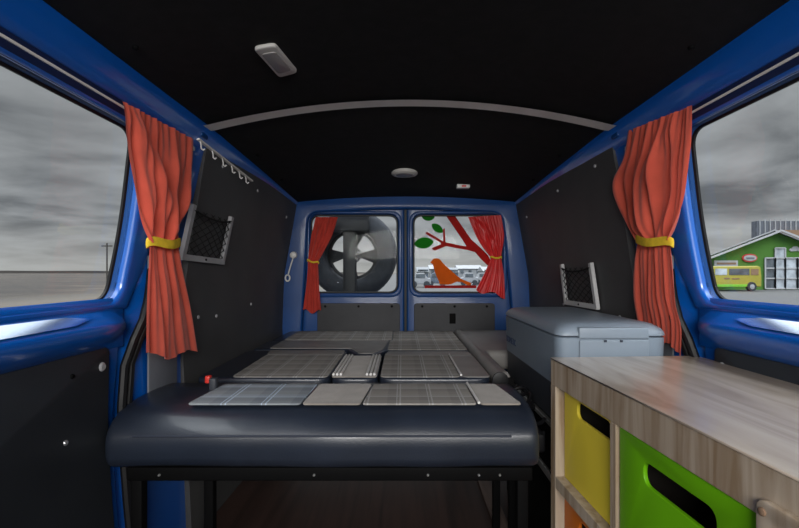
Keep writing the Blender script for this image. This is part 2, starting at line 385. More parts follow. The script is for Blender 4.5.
# ---------------------------------------------------------------- sliding doors with their windows
def doorU(z): return interp(z, [(-.95, .735), (-.4, .785), (-.2, .79), (-.075, .80), (.373, .725), (.45, .71)])
def door(s, idx):
    d = thing('door_%d' % idx, (s*.8, .7, 0), kind='structure')
    def fn(x, y, t): return Vector((s*(doorU(y)-.006-t), x, CAMZ+y))
    # upper frame with the window opening
    outer = roundpoly([(FRONT, -.10), (1.205, -.10), (1.275, .03), (1.29, .20), (1.26, .41), (FRONT, .41)], [0, .01, .12, .15, .06, 0])
    hole = roundpoly([(.12, -.078), (1.172, -.078), (1.185, .12), (1.165, .374), (.16, .374)], [.08, .05, .3, .05, .08], 8)
    mesh_obj('window_frame', plate(outer, [hole], fn, .04, .014, bres=4), 'blue_paint', d, angle=60)
    bm = B(); hp = [(.3735, -.012), (.380, -.024), (.390, -.0285), (.412, -.0285)]; grid(bm, lambda u, v: Vector((s*(doorU(hp[round(v*3)][0])+hp[round(v*3)][1]), lerp(FRONT, 1.24, u), CAMZ+hp[round(v*3)][0])), 1, 3); mesh_obj('header_shadow', bm, 'blue_shade', d)  # thin strip coloured dark for the shade under the roof rail
    # inner reveal between frame and glass
    bm = B(); inner = []; out = []
    for x, y in hole:
        inner.append(bm.verts.new(fn(x, y, .0))); out.append(bm.verts.new(fn(x, y, -.024)))
    for k in range(len(hole)):
        k2 = (k+1) % len(hole); bm.faces.new((inner[k], inner[k2], out[k2], out[k]))
    mesh_obj('window_reveal', bm, 'blue_paint_shaded', d)
    # black rubber round the glass
    tube_pts = [fn(x, y, -.022) for x, y in hole]
    bm = B(); tube(bm, tube_pts, .006, 6, closed=True); mesh_obj('window_seal', bm, 'rubber', d)
    # rounded sill pressing under the window
    prof = [(.785, -.068), (.778, -.076), (.776, -.084), (.775, -.096), (.772, -.099), (.736, -.126), (.731, -.133), (.732, -.145), (.742, -.162), (.756, -.178), (.768, -.188), (.785, -.20)]
    bm = B(); rings = []
    for k in range(31):
        D = lerp(FRONT, 1.195, k/30); f = min(1, (1.195-D)/.08)**.5 if D > 1.115 else 1
        rings.append([bm.verts.new((s*(.782-(.782-u)*f), D, CAMZ+z)) for u, z in prof])
    for A, C in zip(rings, rings[1:]):
        for j in range(len(A)-1): bm.faces.new((A[j], A[j+1], C[j+1], C[j]))
    mesh_obj('window_sill', bm, 'blue_paint', d, angle=80)
    # pale metal strip added to make the bright sky streak on the sill
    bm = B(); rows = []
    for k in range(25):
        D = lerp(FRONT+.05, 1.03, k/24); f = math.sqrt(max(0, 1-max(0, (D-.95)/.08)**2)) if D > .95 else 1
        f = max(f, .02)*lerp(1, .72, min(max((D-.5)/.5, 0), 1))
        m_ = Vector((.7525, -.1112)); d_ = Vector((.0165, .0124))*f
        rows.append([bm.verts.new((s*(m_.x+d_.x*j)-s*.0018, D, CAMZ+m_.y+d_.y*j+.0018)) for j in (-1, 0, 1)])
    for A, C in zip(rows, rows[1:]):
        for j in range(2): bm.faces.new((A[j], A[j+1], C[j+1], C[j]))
    mesh_obj('sill_glint', bm, 'glint_metal', d)
    # lower door skin and the black card on it
    outer = roundpoly([(FRONT, -.90), (1.13, -.90), (1.14, -.40), (1.20, -.10), (FRONT, -.10)], [0, .03, .2, .01, 0])
    mesh_obj('door_skin', plate(outer, [], lambda x, y, t: Vector((s*(doorU(y)+.003-t), x, CAMZ+y)), .02, .006), 'blue_paint', d, angle=60)
    outer = roundpoly([(FRONT, -.86), (1.095, -.86), (1.105, -.45), (1.122, -.190), (FRONT, -.190)], [0, .04, .3, .018, 0])
    card = mesh_obj('door_card', plate(outer, [], lambda x, y, t: Vector((s*(doorU(y)-.0145-t), x, CAMZ+y)), .012, .003), 'door_card', d, angle=60)
    caps = [(1.09, -.235, .0115, 'grey_plastic'), (.99, -.235, .006, 'black_metal'), (.965, -.375, .007, 'screw'), (.80, -.26, .006, 'black_metal')]
    for D, z, r, mm in caps:
        bm = B(); u = doorU(z)-.0205
        lathe(bm, [(r, .004), (r, -.002), (r*.7, -.005), (0, -.005)] if s > 0 else [(r, -.004), (r, .002), (r*.7, .005), (0, .005)], (s*u, D, CAMZ+z), 'X', 16)
        mesh_obj('screw_cap', bm, mm, card)
    # door seal: two rubber beads along the rear edge
    for off, r in ((0, .011), (.026, .009)):
        pth = [(1.27, .40), (1.297, .25), (1.30, .12), (1.285, .04), (1.262, -.03), (1.238, -.08), (1.208, -.13), (1.185, -.18), (1.172, -.25), (1.158, -.35), (1.15, -.6), (1.15, -.88)]
        fine = []
        for (a, b) in zip(pth, pth[1:]):
            for k in range(4): fine.append((lerp(a[0], b[0], k/4), lerp(a[1], b[1], k/4)))
        fine.append(pth[-1])
        bm = B(); tube(bm, [Vector((s*(interp(z, [(-.88, .715), (-.4, .762), (-.25, .764), (-.18, .746), (-.13, .736), (-.07, .742), (0, .752), (.12, .741), (.25, .718), (.40, .692)])-.002*(off > 0)), D+off, CAMZ+z)) for D, z in fine], r, 8); mesh_obj('door_seal', bm, 'rubber', d)
    # the pane
    w = thing('window_%d' % idx, (s*.79, .7, CAMZ-.07), kind='structure')
    big = roundpoly([(.11, -.088), (1.182, -.088), (1.195, .12), (1.175, .384), (.15, .384)], [.08, .05, .3, .05, .08], 8)
    mesh_obj('pane', plate(big, [], lambda x, y, t: Vector((s*(doorU(y)+.020-t), x, CAMZ+y)), .004), 'glass', w)
door(-1, 1); door(1, 2)
# blue pillars behind the sliding doors
for s, n in ((-1, 4), (1, 5)):
    bm = B()
    def fn(u, v):
        z = lerp(-.9, .44, v); D = lerp(interp(z, [(-.9, 1.09), (-.18, 1.09), (-.06, 1.20), (.05, 1.235), (.44, 1.225)]), 1.51, u)
        k = interp(D, [(1.0, .05), (1.18, .05), (1.20, .04), (1.235, .006), (1.26, 0), (1.51, 0)])
        base = interp(z, [(-.9, .745), (-.35, .765), (-.1, .768), (.1, .755), (.44, .68)])
        return Vector((s*(base+k), D, CAMZ+z))
    grid(bm, fn, 24, 20)
    p = tag(mesh_obj('trim_%d' % n, bm, 'blue_paint', angle=80), kind='structure')
    bm = B()
    outer = roundpoly([(1.265, -.50), (1.425, -.50), (1.425, .05), (1.265, .05)], .01)
    bm = plate(outer, [], lambda x, y, t: Vector((s*(interp(y, [(-.9, .745), (-.35, .765), (-.1, .768), (.1, .755)])-.004-t), x, CAMZ+y)), .006, .002)
    mesh_obj('pillar_panel', bm, 'grey_panel', p)

# ---------------------------------------------------------------- rear wall and doors
R = 2.60
def pr(px, py): q = P(px, py, R); return (q.x, q.z)
def rear(th0): return lambda x, y, t: Vector((x, R+th0-t, y))
outer = [pr(*p) for p in ((255, 370), (265, 320), (274, 250), (286, 203), (330, 190), (405, 188), (480, 190), (525, 203), (538, 250), (548, 320), (557, 370))]
hole = roundpoly([pr(*p) for p in ((302, 360), (306, 290), (310, 214), (405, 209), (500, 214), (508, 290), (513, 360))], [.01, .2, .06, .5, .06, .2, .01], 6)
wr = tag(mesh_obj('wall_rear', plate(outer, [hole], rear(-.03), .05, .014), 'blue_paint_shaded', angle=60), kind='structure')
def rear_door(idx, x0, x1, gx0, gx1, px0, px1, flip):
    d = thing('door_%d' % idx, (P((x0+x1)/2, 0, R).x, R, .3), kind='structure')
    outer = roundpoly([pr(x0, 372), pr(x1, 372), pr(x1, 206), pr(x0, 206)], .02)
    hole = roundpoly([pr(gx0, 293), pr(gx1, 293), pr(gx1, 215), pr(gx0, 215)], .055, 6)
    mesh_obj('door_frame', plate(outer, [hole], rear(0.01), .05, .012), 'blue_paint_shaded', d, angle=60)
    ring_o = roundpoly([pr(gx0-4, 297), pr(gx1+4, 297), pr(gx1+4, 211.5), pr(gx0-4, 211.5)], .07, 6)
    ring_i = roundpoly([pr(gx0-.5, 293.5), pr(gx1+.5, 293.5), pr(gx1+.5, 214.5), pr(gx0-.5, 214.5)], .057, 6)
    mesh_obj('window_lip', plate(ring_o, [ring_i], rear(-.02), .014, .006), 'blue_paint_shaded', d, angle=70)
    bm = B(); tube(bm, [Vector((x, R-.005, z)) for x, z in roundpoly([pr(gx0+.6, 292.4), pr(gx1-.6, 292.4), pr(gx1-.6, 215.6), pr(gx0+.6, 215.6)], .053, 6)], .006, 6, closed=True)
    mesh_obj('window_seal', bm, 'rubber', d)
    card = roundpoly([pr(px0, 372), pr(px1, 372), pr(px1, 303), pr(px0, 303)], .02)
    c = mesh_obj('door_card', plate(card, [], rear(-.02), .012, .003), 'rear_card', d, angle=60)
    for x in (px0+8, (px0+px1)/2, px1-8):
        bm = B(); q = P(x, 306, R); lathe(bm, [(.007, .002), (.007, -.002), (.004, -.004), (0, -.004)], (q.x, R-.027, q.z), 'Y', 12); mesh_obj('screw_cap', bm, 'black_metal', c)
    # a narrow highlight moulding under the window
    w = thing('window_%d' % idx, (P((gx0+gx1)/2, 0, R).x, R, P(0, 293, R).z), kind='structure')
    big = roundpoly([pr(gx0-1, 294), pr(gx1+1, 294), pr(gx1+1, 214), pr(gx0-1, 214)], .055, 6)
    mesh_obj('pane', plate(big, [], rear(.012), .004), 'glass', w)
    return d, c
d3, c3 = rear_door(3, 302, 404.6, 311, 398, 318, 400, False)
d4, c4 = rear_door(4, 406.4, 513, 413, 502, 414, 494, True)
# latch recess in the right rear door card
q0, q1 = P(449, 323, R), P(455, 313, R)
bm = B(); box(bm, (q0.x, R-.034, q0.z), (q1.x, R-.027, q1.z), .003); lt = mesh_obj('latch', bm, 'black_metal', c4)
# central rubber between the doors
bm = B(); a, b = P(405.5, 209, R), P(405.5, 350, R); strip_box(bm, (a.x, R-.012, a.z), (b.x, R-.012, b.z), .014, .02, (0, 1, 0)); mesh_obj('meeting_seal', bm, 'rubber', d3)
# cable hook on the left rear corner post
q = P(293, 255, 2.53); hk = thing('latch_hook', q, 'white knob with thin wire latch on the blue corner post beside the wheel window', 'hook')
bm = B(); lathe(bm, [(.006, .035), (.018, .03), (.022, .015), (.018, 0), (.008, -.006), (0, -.006)], q, 'Y', 18); mesh_obj('knob', bm, 'white_plastic', hk)
bm = B(); tube(bm, [q+Vector((0, .012, -.01)), P(290.5, 266, 2.53), P(288.3, 274, 2.53)], .004, 6); mesh_obj('wire', bm, 'white_plastic', hk)
bm = B(); c = P(287.6, 278, 2.53); tube(bm, [c+Vector((math.cos(a)*.013, 0, math.sin(a)*.018)) for a in [k*PI/8 for k in range(16)]], .0045, 6, closed=True); mesh_obj('ring', bm, 'white_plastic', hk)

# ---------------------------------------------------------------- spare wheel behind the left rear window
WY = 2.82
wc = P(351, 254, WY)
sw = thing('spare_wheel', (wc.x, WY, wc.z-.32), 'spare wheel with dark tyre and open spokes hung outside the rear window', 'wheel')
bm = B(); prof = []
RO, RI, W = .295, .165, .17
for k in range(25):
    a = 2*PI*k/24; prof.append(((RO+RI)/2+math.copysign(abs(math.cos(a))**.6, math.cos(a))*(RO-RI)/2, math.copysign(abs(math.sin(a))**.7, math.sin(a))*W/2))
lathe(bm, prof, (wc.x, WY+.09, wc.z), 'Y', 56, False); mesh_obj('tyre', bm, 'tyre', sw, angle=60)
circ = [(wc.x+.17*math.cos(k*PI/32), wc.z+.17*math.sin(k*PI/32)) for k in range(64)]
holes = []
for a0, a1 in ((14, 62), (118, 166), (202, 258), (282, 338)):
    h = []
    for k in range(9): a = math.radians(lerp(a0, a1, k/8)); h.append((wc.x+.146*math.cos(a), wc.z+.146*math.sin(a)))
    for k in range(5): a = math.radians(lerp(a1, a0, k/4)); h.append((wc.x+.055*math.cos(a), wc.z+.055*math.sin(a)))
    holes.append(roundpoly(h, .006, 2))
rim = mesh_obj('rim', plate(circ, holes, lambda x, y, t: Vector((x, WY+.13-t, y)), .02, .006), 'rim', sw)
for k in range(5):
    a = math.radians(90+72*k); bm = B(); lathe(bm, [(.009, .01), (.009, -.012), (.005, -.018), (0, -.018)], (wc.x+.04*math.cos(a), WY+.115, wc.z+.04*math.sin(a)), 'Y', 10); mesh_obj('wheel_nut', bm, 'screw', rim)
wb = thing('wheel_carrier', (wc.x, WY-.04, 0.3), 'dark vertical bracket holding the spare wheel outside the rear window', 'bracket')
bm = B(); box(bm, (wc.x-.042, WY-.08, .35), (wc.x+.042, WY-.045, wc.z+.22), .012); mesh_obj('post', bm, 'rim', wb)
bm = B(); box(bm, (wc.x-.12, WY-.09, wc.z+.135), (wc.x+.12, WY-.04, wc.z+.29), .01); mesh_obj('mounting_plate', bm, 'rim', wb)

# ---------------------------------------------------------------- window stickers
SY = R+.006
def sticker(name, pts, m, label, cat, group=None, rnd=0, dy=0):
    poly = [((P(x, y, SY).x), P(x, y, SY).z) for x, y in pts]
    if rnd: poly = roundpoly(poly, rnd, 4)
    return tag(mesh_obj(name, plate(poly, [], lambda x, y, t: Vector((x, SY-dy-t, y)), .0008), m, smooth=False), label, cat, group)
def zc(x, y): return (408+x/5.554, 205+y/5.554)
def zs(l): return [zc(*p) for p in l]
bird = zs([(122, 318), (134, 308), (138, 300), (150, 295), (166, 296), (180, 304), (192, 320), (212, 340), (240, 365), (268, 390), (292, 408), (310, 418), (352, 432), (350, 446), (330, 446), (300, 428), (270, 426), (240, 440), (215, 443), (175, 440), (172, 425), (160, 400), (150, 375), (143, 350), (138, 330)])
sticker('bird_sticker', bird, 'sticker_orange', 'orange bird shaped sticker on the rear window glass', 'sticker', rnd=.006)
branch = zs([(212, 62), (262, 62), (350, 190), (400, 235), (445, 280), (470, 330), (440, 335), (400, 295), (372, 262), (330, 250), (270, 240), (212, 228), (150, 254), (132, 245), (135, 238), (185, 218), (180, 208), (98, 160), (102, 150), (112, 152), (196, 203), (194, 135), (204, 128), (208, 208), (215, 208), (290, 225), (325, 230), (300, 190)])
sticker('branch_sticker', branch, 'sticker_red', 'dark red tree branch sticker running across the rear window glass', 'sticker', rnd=.004, dy=.0015)
leaf = lambda cx, cy, a, l, w: [zc(cx+math.cos(t)*l*math.cos(a)-math.copysign(abs(math.sin(t))**1.4, math.sin(t))*w*math.sin(a), cy+math.cos(t)*l*math.sin(a)+math.copysign(abs(math.sin(t))**1.4, math.sin(t))*w*math.cos(a)) for t in [k*PI/12 for k in range(24)]]
sticker('leaf_sticker', leaf(88, 211, -.12, 54, 31), 'sticker_green', 'largest green leaf sticker, at the tip of the red branch', 'sticker', 'green leaf stickers')
sticker('leaf_sticker', leaf(163, 129, .65, 38, 21), 'sticker_green', 'small tilted green leaf sticker just above the red branch fork', 'sticker', 'green leaf stickers')
sticker('leaf_sticker', leaf(112, 66, .05, 36, 22), 'sticker_green', 'green leaf sticker cut by the top edge of the rear window', 'sticker', 'green leaf stickers')
sticker('ledge_sticker', zs([(92, 447), (380, 447), (380, 462), (92, 462)]), 'sticker_red', 'thin red strip sticker below the orange bird', 'sticker')

# ---------------------------------------------------------------- curtains
def smooth_path(pts, n):
    ts = [0]
    for a, b in zip(pts, pts[1:]): ts.append(ts[-1]+math.hypot(b[0]-a[0], b[1]-a[1]))
    L_ = ts[-1]; out = []
    for i in range(n+1):
        t = L_*i/n
        j = max(k for k in range(len(ts)) if ts[k] <= t+1e-9); j = min(j, len(pts)-2)
        f = (t-ts[j])/(ts[j+1]-ts[j])
        p0, p1, p2, p3 = pts[max(j-1, 0)], pts[j], pts[j+1], pts[min(j+2, len(pts)-1)]
        c = lambda k: .5*((2*p1[k])+(-p0[k]+p2[k])*f+(2*p0[k]-5*p1[k]+4*p2[k]-p3[k])*f*f+(-p0[k]+3*p1[k]-3*p2[k]+p3[k])*f**3)
        out.append((c(0), c(1)))
    return out
def curtain(name, L, Rr, tie, place, amp, folds, m, label, group, seed, nrm, ns=96, nt_=90, band='yellow_band', bandh=.024):
    """L, Rr: outline polylines (top part, tie, lower part); tie: fraction of rows"""
    Lp, Rp = [], []
    LT, LB = L; RT, RB = Rr; nT = int(nt_*tie); nB = nt_-nT
    Lp = smooth_path(LT, nT)+smooth_path([LT[-1]]+LB, nB)[1:]; Rp = smooth_path(RT, nT)+smooth_path([RT[-1]]+RB, nB)[1:]
    bm = B()
    top_c = place(*[(a+b)/2 for a, b in zip(Lp[0], Rp[0])], 0)
    cu = thing(name, (top_c.x, top_c.y, place(*[(a+b)/2 for a, b in zip(Lp[-1], Rp[-1])], 1).z), label, 'curtain', group)
    def pt(s, j):
        v = j/nt_; a, b = Lp[j], Rp[j]
        px, py = lerp(a[0], b[0], s), lerp(a[1], b[1], s)
        q = place(px, py, v)
        dt = (j-nT)/nt_
        g = 1-.55*math.exp(-(dt/.07)**2)
        ph = seed+1.3*math.sin(2.2*v+seed)
        w1 = math.sin(2*PI*folds*s+ph); w2 = math.sin(2*PI*folds*1.9*s+2*ph+3*v); w3 = noise.noise(Vector((s*5, v*4, seed)))
        edge = min(1, min(s, 1-s)*14)
        up_ = lerp(.30, 1, min(1, v/.22))
        w4 = math.sin(2*PI*folds*3.1*s+seed*2)*math.exp(-v/.12)
        if dt > 0: g *= lerp(1, .6, min(1, dt/.1))
        lin = s-(.05+.85*v/tie) if seed != 2.4 else (1-s)-(.25+.55*v/tie)
        if dt < 0: d0 = .6*amp*math.exp(-(lin/.13)**2)-.3*amp*math.exp(-((lin-.2)/.1)**2)
        else: d0 = 0
        d = d0*min(1, v/.1)*min(1, -dt/.08 if dt < 0 else 0)+amp*g*up_*((.40*w1+.30*w2)*(.55+.9*abs(noise.noise(Vector((s*2.3, v*1.5, seed+4)))))+.75*w3+.5*w4)*lerp(.4, 1, edge)
        # swag creases above the tie
        if dt < 0: d += amp*.4*math.sin(2*PI*(s*3+v*3.2)+seed)*math.exp(dt*5)
        q.z += .012*min(1, max(0, dt)/.2)*math.sin(2*PI*1.3*s+seed)*v
        return q+nrm*d
    vs = [[bm.verts.new(pt(i/ns, j)) for j in range(nt_+1)] for i in range(ns+1)]
    for i in range(ns):
        for j in range(nt_): bm.faces.new((vs[i][j], vs[i+1][j], vs[i+1][j+1], vs[i][j+1]))
    cl = mesh_obj('cloth', bm, m, cu, angle=180)
    a, b = place(*Lp[nT], nT/nt_), place(*Rp[nT], nT/nt_); c = (a+b)/2; ax = (b-a)/2
    pts = []
    for k in range(40):
        t = 2*PI*k/40; q = c+ax*1.04*math.cos(t)+nrm*(amp*.62+.004)*math.sin(t); q.z += .004*math.sin(3*t)-.004*math.cos(t); pts.append(q)
    bm = B(); rings = []
    for q in pts:
        o = (q-c); o.z = 0; o.normalize()
        rings.append([bm.verts.new(q+Vector((0, 0, dz))+o*dx) for dz, dx in ((-bandh/2, 0), (-bandh/2, .004), (0, .006), (bandh/2, .004), (bandh/2, 0))])
    for k in range(len(rings)):
        A, C = rings[k], rings[(k+1) % len(rings)]
        for j in range(5): bm.faces.new((A[j], A[(j+1) % 5], C[(j+1) % 5], C[j]))
    mesh_obj('tie_band', bm, band, cu)
    return cu, cl
XL = -.668
def plL(px, py, v): return PX(px, py, XL-.03*max(0, v-.2))
curtain('curtain', ([(121, 100), (127, 140), (133, 182), (142, 218), (149, 244)], [(148, 270), (147, 310), (146, 357)]),
        ([(193, 139), (192, 165), (189, 198), (183, 222), (178, 242)], [(182, 268), (189, 305), (197, 353)]),
        .62, plL, .020, 4, 'coral_cloth', 'coral red curtain tied back, hung over the moor side window', 'side window curtains', 1.0, Vector((1, .12, 0)))
XR = .670
def plR(px, py, v): return PX(px, py, XR+.08*max(0, v-.2))
curtain('curtain', ([(628, 131), (623, 158), (614, 182), (617, 204), (626, 226), (638, 241)], [(635, 262), (634, 300), (641, 338)]),
        ([(693, 105), (692, 140), (688, 180), (680, 214), (671, 241)], [(673, 262), (677, 300), (683, 325), (682, 352)]),
        .60, plR, .020, 5, 'coral_cloth', 'coral red curtain tied back beside the grey coolbox', 'side window curtains', 2.4, Vector((-1, .12, 0)))
plB = lambda px, py, v: P(px, py, R-.065)
curtain('curtain', ([(316, 217), (311, 238), (308, 261)], [(307, 280), (303, 311)]), ([(338, 217), (331, 238), (318, 262)], [(319, 285), (321, 312)]),
        .5, plB, .014, 3, 'red_cloth', 'dull red curtain hanging beside the spare wheel window', 'rear window curtains', .5, Vector((0, -1, 0)), 48, 60, bandh=.010)
curtain('curtain', ([(468, 217), (478, 240), (491, 258)], [(484, 274), (476, 290)]), ([(501, 215), (504, 236), (501, 257)], [(504, 275), (505, 297)]),
        .5, plB, .014, 4, 'red_satin', 'shiny red curtain tied back over the bird sticker window', 'rear window curtains', 3.1, Vector((0, -1, 0)), 48, 60, bandh=.010)
# curtain rails along the roof edge
for s, lab in ((-1, 'thin pale curtain rail above the moor side window'), (1, 'thin pale curtain rail above the window facing the green building')):
    r_ = thing('curtain_rail', (s*.712, .5, CAMZ+.40), lab, 'curtain rail', 'curtain rails')
    bm = B(); strip_box(bm, (s*.694, FRONT+.02, CAMZ+.394), (s*.694, 1.40, CAMZ+.394), .008, .005); mesh_obj('track', bm, 'trim_strip', r_)
    bm = B(); box(bm, (s*.694-.007, 1.395, CAMZ+.387), (s*.694+.007, 1.41, CAMZ+.401), .003); mesh_obj('end_cap', bm, 'white_plastic', r_)

# ---------------------------------------------------------------- ceiling fittings
cs = [onceil(*p, .003) for p in ((253, 47), (275, 43), (298, 71), (279, 76))]
cen = sum(cs, Vector())/4; zc_ = ceilZ(cen.x, cen.y)
lamp = thing('ceiling_lamp', cen, 'rectangular grey ceiling lamp on the black roof lining', 'lamp')
poly = roundpoly([(c.x, c.y) for c in cs], .014, 5)
mesh_obj('housing', plate(poly, [], lambda x, y, t: Vector((x, y, ceilZ(x, y)-.004-t)), .010, .004), 'lamp_plastic', lamp)
pin = roundpoly([tuple(Vector((cen.x, cen.y))+(Vector((c.x, c.y))-Vector((cen.x, cen.y)))*.68) for c in cs], .010, 5)
mesh_obj('lens', plate(pin, [], lambda x, y, t: Vector((x, y, ceilZ(x, y)-.009-t)), .004, .001), 'lamp_lens', lamp)
q = onceil(404.5, 173.5, .004); rl = thing('ceiling_spotlight', q, 'flat round pale ceiling light near the rear doors', 'lamp')
bm = B(); lathe(bm, [(.062, .02), (.064, -.002), (.058, -.008), (.046, -.010), (.044, -.007), (0, -.007)], q, 'Z', 32); mesh_obj('housing', bm, 'lamp_plastic', rl)
bm = B(); lathe(bm, [(.043, -.004), (.040, -.010), (.02, -.012), (0, -.012)], q, 'Z', 32); mesh_obj('lens', bm, 'lamp_lens', rl)
q = onceil(462.5, 187.3, .004); tg = thing('ceiling_switch', q, 'small pale rectangular tag with red mark on the roof lining', 'switch')
bm = B(); box(bm, q+Vector((-.034, -.04, -.010)), q+Vector((.034, .0, .012)), .004); mesh_obj('plate', bm, 'white_plastic', tg)
bm = B(); box(bm, q+Vector((-.010, -.042, -.006)), q+Vector((.014, -.038, .004)), .001); mesh_obj('red_mark', bm, 'red_button', tg)

# ---------------------------------------------------------------- hook rail under the left roof rail
hr = thing('hook_rail', onwall(215, 156, -1, .01), 'row of small pale hooks under the blue roof rail', 'hook rail')
a, b = onwall(198, 139, -1, .008), onwall(252, 181, -1, .008)
bm = B(); strip_box(bm, a, b, .006, .010, (1, 0, 0)); mesh_obj('bar', bm, 'trim_strip', hr)
for k in range(6):
    t = (.03, .21, .38, .55, .70, .84)[k]; q = a+(b-a)*t
    bm = B(); d = Vector((0, 0, -1)); tube(bm, [q, q+Vector((.003, 0, -.014)), q+Vector((.004, 0, -.026)), q+Vector((.010, 0, -.031)), q+Vector((.015, 0, -.026))], .0024, 6); mesh_obj('hook', bm, 'white_plastic', hr)
# ---------------------------------------------------------------- net pockets
def pocket(s, TL, BL, BR, TR, label, fm, nm, depth):
    tl, bl, br, tr = [onwall(*p, s, .012) for p in (TL, BL, BR, TR)]
    o = thing('net_pocket', (bl+br)/2, label, 'net pocket', 'wall net pockets')
    up = Vector((-s, 0, 0))
    for nme, A, C in (('side_bar', tl, bl), ('side_bar', tr, br), ('bottom_bar', bl, br)):
        e = (C-A).normalized()*.008; bm = B(); strip_box(bm, A-e, C+e, .020, .014, up); bar = mesh_obj(nme, bm, fm, o)
        if nme == 'bottom_bar':
            bm = B(); c = (A+C)/2+up*.007; lathe(bm, [(.004, -.003), (.004, .003), (0, .003)], c, 'X', 8); mesh_obj('screw', bm, 'black_metal', bar)
    bm = B(); n = 9
    W_ = lambda u, v: (lerp(tl, tr, u)*(1-v)+lerp(bl, br, u)*v)+up*(.004+.012*math.sin(PI*u)*math.sin(PI*min(v+.2, 1)))
    for k in range(-n, n+1):
        for sg in (1, -1):
            seg = []
            for i in range(25):
                v = .06+.94*i/24; u = (k/n*1.6+.5)+sg*(v-.5)*1.1
                if 0 <= u <= 1: seg.append(W_(u, v))
            if len(seg) > 2: tube(bm, seg, .0016, 4)
    tube(bm, [W_(u/10, .06+.10*math.sin(PI*u/10)) for u in range(11)], .0035, 5)
    mesh_obj('netting', bm, nm, o)
pocket(-1, (193, 207), (182, 257), (222, 262), (231, 219), 'open net pocket with grey side bars on the lining by the hooks', 'grey_plastic', 'black_net', .02)
pocket(1, (562, 266), (566, 302), (597, 307), (591, 265), 'dark net pocket with pale frame on the lining above the coolbox', 'net_grey', 'black_net', .02)

# ---------------------------------------------------------------- folding bench bed
ZT = .555
bed = thing('folding_bed', (-.2, 1.8, 0), 'low bench bed folded flat, dark vinyl with grey plaid cloth panels', 'bed')
def cushion(lo, hi, r, bulge=.010, cham=0, seg=6):
    bm = B(); box(bm, lo, hi); bmesh.ops.subdivide_edges(bm, edges=bm.edges[:], cuts=11, use_grid_fill=True)
    lo, hi = Vector(lo), Vector(hi); c = (lo+hi)/2; h = (hi-lo)/2
    for v in bm.verts:
        d = v.co-c; q = Vector([max(abs(d[i])-(h[i]-r[i]), 0)/r[i] if r[i] > 0 else 0 for i in range(3)])
        l = q.length
        if l > 1:
            for i in range(3):
                e = abs(d[i])-(h[i]-r[i])
                if e > 0: d[i] = math.copysign(h[i]-r[i]+r[i]*q[i]/l, d[i])
        n = Vector((d.x/h.x, d.y/h.y, d.z/h.z))
        if d.z > 0: d.z += bulge*(1-n.x**4)*(1-n.y**4)*n.z
        v.co = c+d
    return bm
def slab(poly, z0, z1, bev, rnd=.02):
    if rnd: poly = roundpoly(poly, rnd, 5)
    zm = (z0+z1)/2
    return plate(poly, [], lambda x, y, t: Vector((x, y, zm+t)), z1-z0, bev, bres=4)
# front seat cushion: rolled front edge
prof = [(1.40, ZT-.12), (1.408, ZT-.06), (1.405, ZT-.015), (1.385, ZT-.004), (1.30, ZT+.002), (1.22, ZT), (1.17, ZT-.005), (1.135, ZT-.014), (1.108, ZT-.030), (1.092, ZT-.050), (1.088, ZT-.058), (1.086, ZT-.062), (1.083, ZT-.085), (1.084, ZT-.115), (1.092, ZT-.135), (1.11, ZT-.146), (1.2, ZT-.148), (1.38, ZT-.148)]
bm = B(); rings = []; xs0, xs1 = CAMX-.735, CAMX+.340; cy, cz = 1.24, ZT-.075
for k in range(61):
    t = k/60; X = lerp(xs0, xs1, .5-.5*math.cos(PI*t) if k not in (0, 60) else t)
    e = min(X-xs0, xs1-X)/.020; f = math.sqrt(max(0, 1-(1-min(e, 1))**2)); sh = .90+.10*f
    rings.append([bm.verts.new((X, cy+(y-cy)*lerp(.95, 1, f)+.004*noise.noise(Vector((X*6, y*8, 1))), cz+(z-cz)*sh+.004*noise.noise(Vector((X*5, y*5, z*4))))) for y, z in prof])
for A, C in zip(rings, rings[1:]):
    for j in range(len(A)): bm.faces.new((A[j], A[(j+1) % len(A)], C[(j+1) % len(A)], C[j]))
bm.faces.new(rings[0]); bm.faces.new(rings[-1])
front = mesh_obj('front_cushion', bm, 'vinyl', bed, angle=50)
# stitched seam along the roll
bm = B(); tube(bm, [Vector((lerp(xs0+.07, xs1-.07, k/30), 1.0855+.003*noise.noise(Vector((k, 0, 0))), ZT-.060)) for k in range(31)], .003, 6); mesh_obj('front_seam', bm, 'seam_dark', front)
def panel(name, quad, m, parent, z=ZT+.002, rnd=.012):
    pts = [PZ(x, y, ZT) for x, y in quad]
    return mesh_obj(name, slab([(p.x, p.y) for p in pts], z-.003, z+.002, .0015, rnd), m, parent, angle=30)
def pipe(pxs, parent, z=ZT+.006, r=.004):
    pts = [PZ(x, y, ZT) for x, y in pxs]; bm = B(); tube(bm, [Vector((p.x, p.y, z)) for p in pts], r, 6); mesh_obj('piping', bm, 'piping', parent)
panel('plaid_panel', ((187, 405), (300, 405), (318, 385), (225, 385)), 'plaid_blue', front)
panel('plain_panel', ((302, 405), (360, 405), (372, 385), (320, 385)), 'tan_cloth', front)
panel('plaid_panel', ((362, 405), (477, 405), (465, 385), (374, 385)), 'plaid_grey', front)
panel('plain_panel', ((481, 405), (522, 405), (495, 385), (469, 385)), 'tan_cloth', front)
pipe(((479, 405), (467, 385)), front)
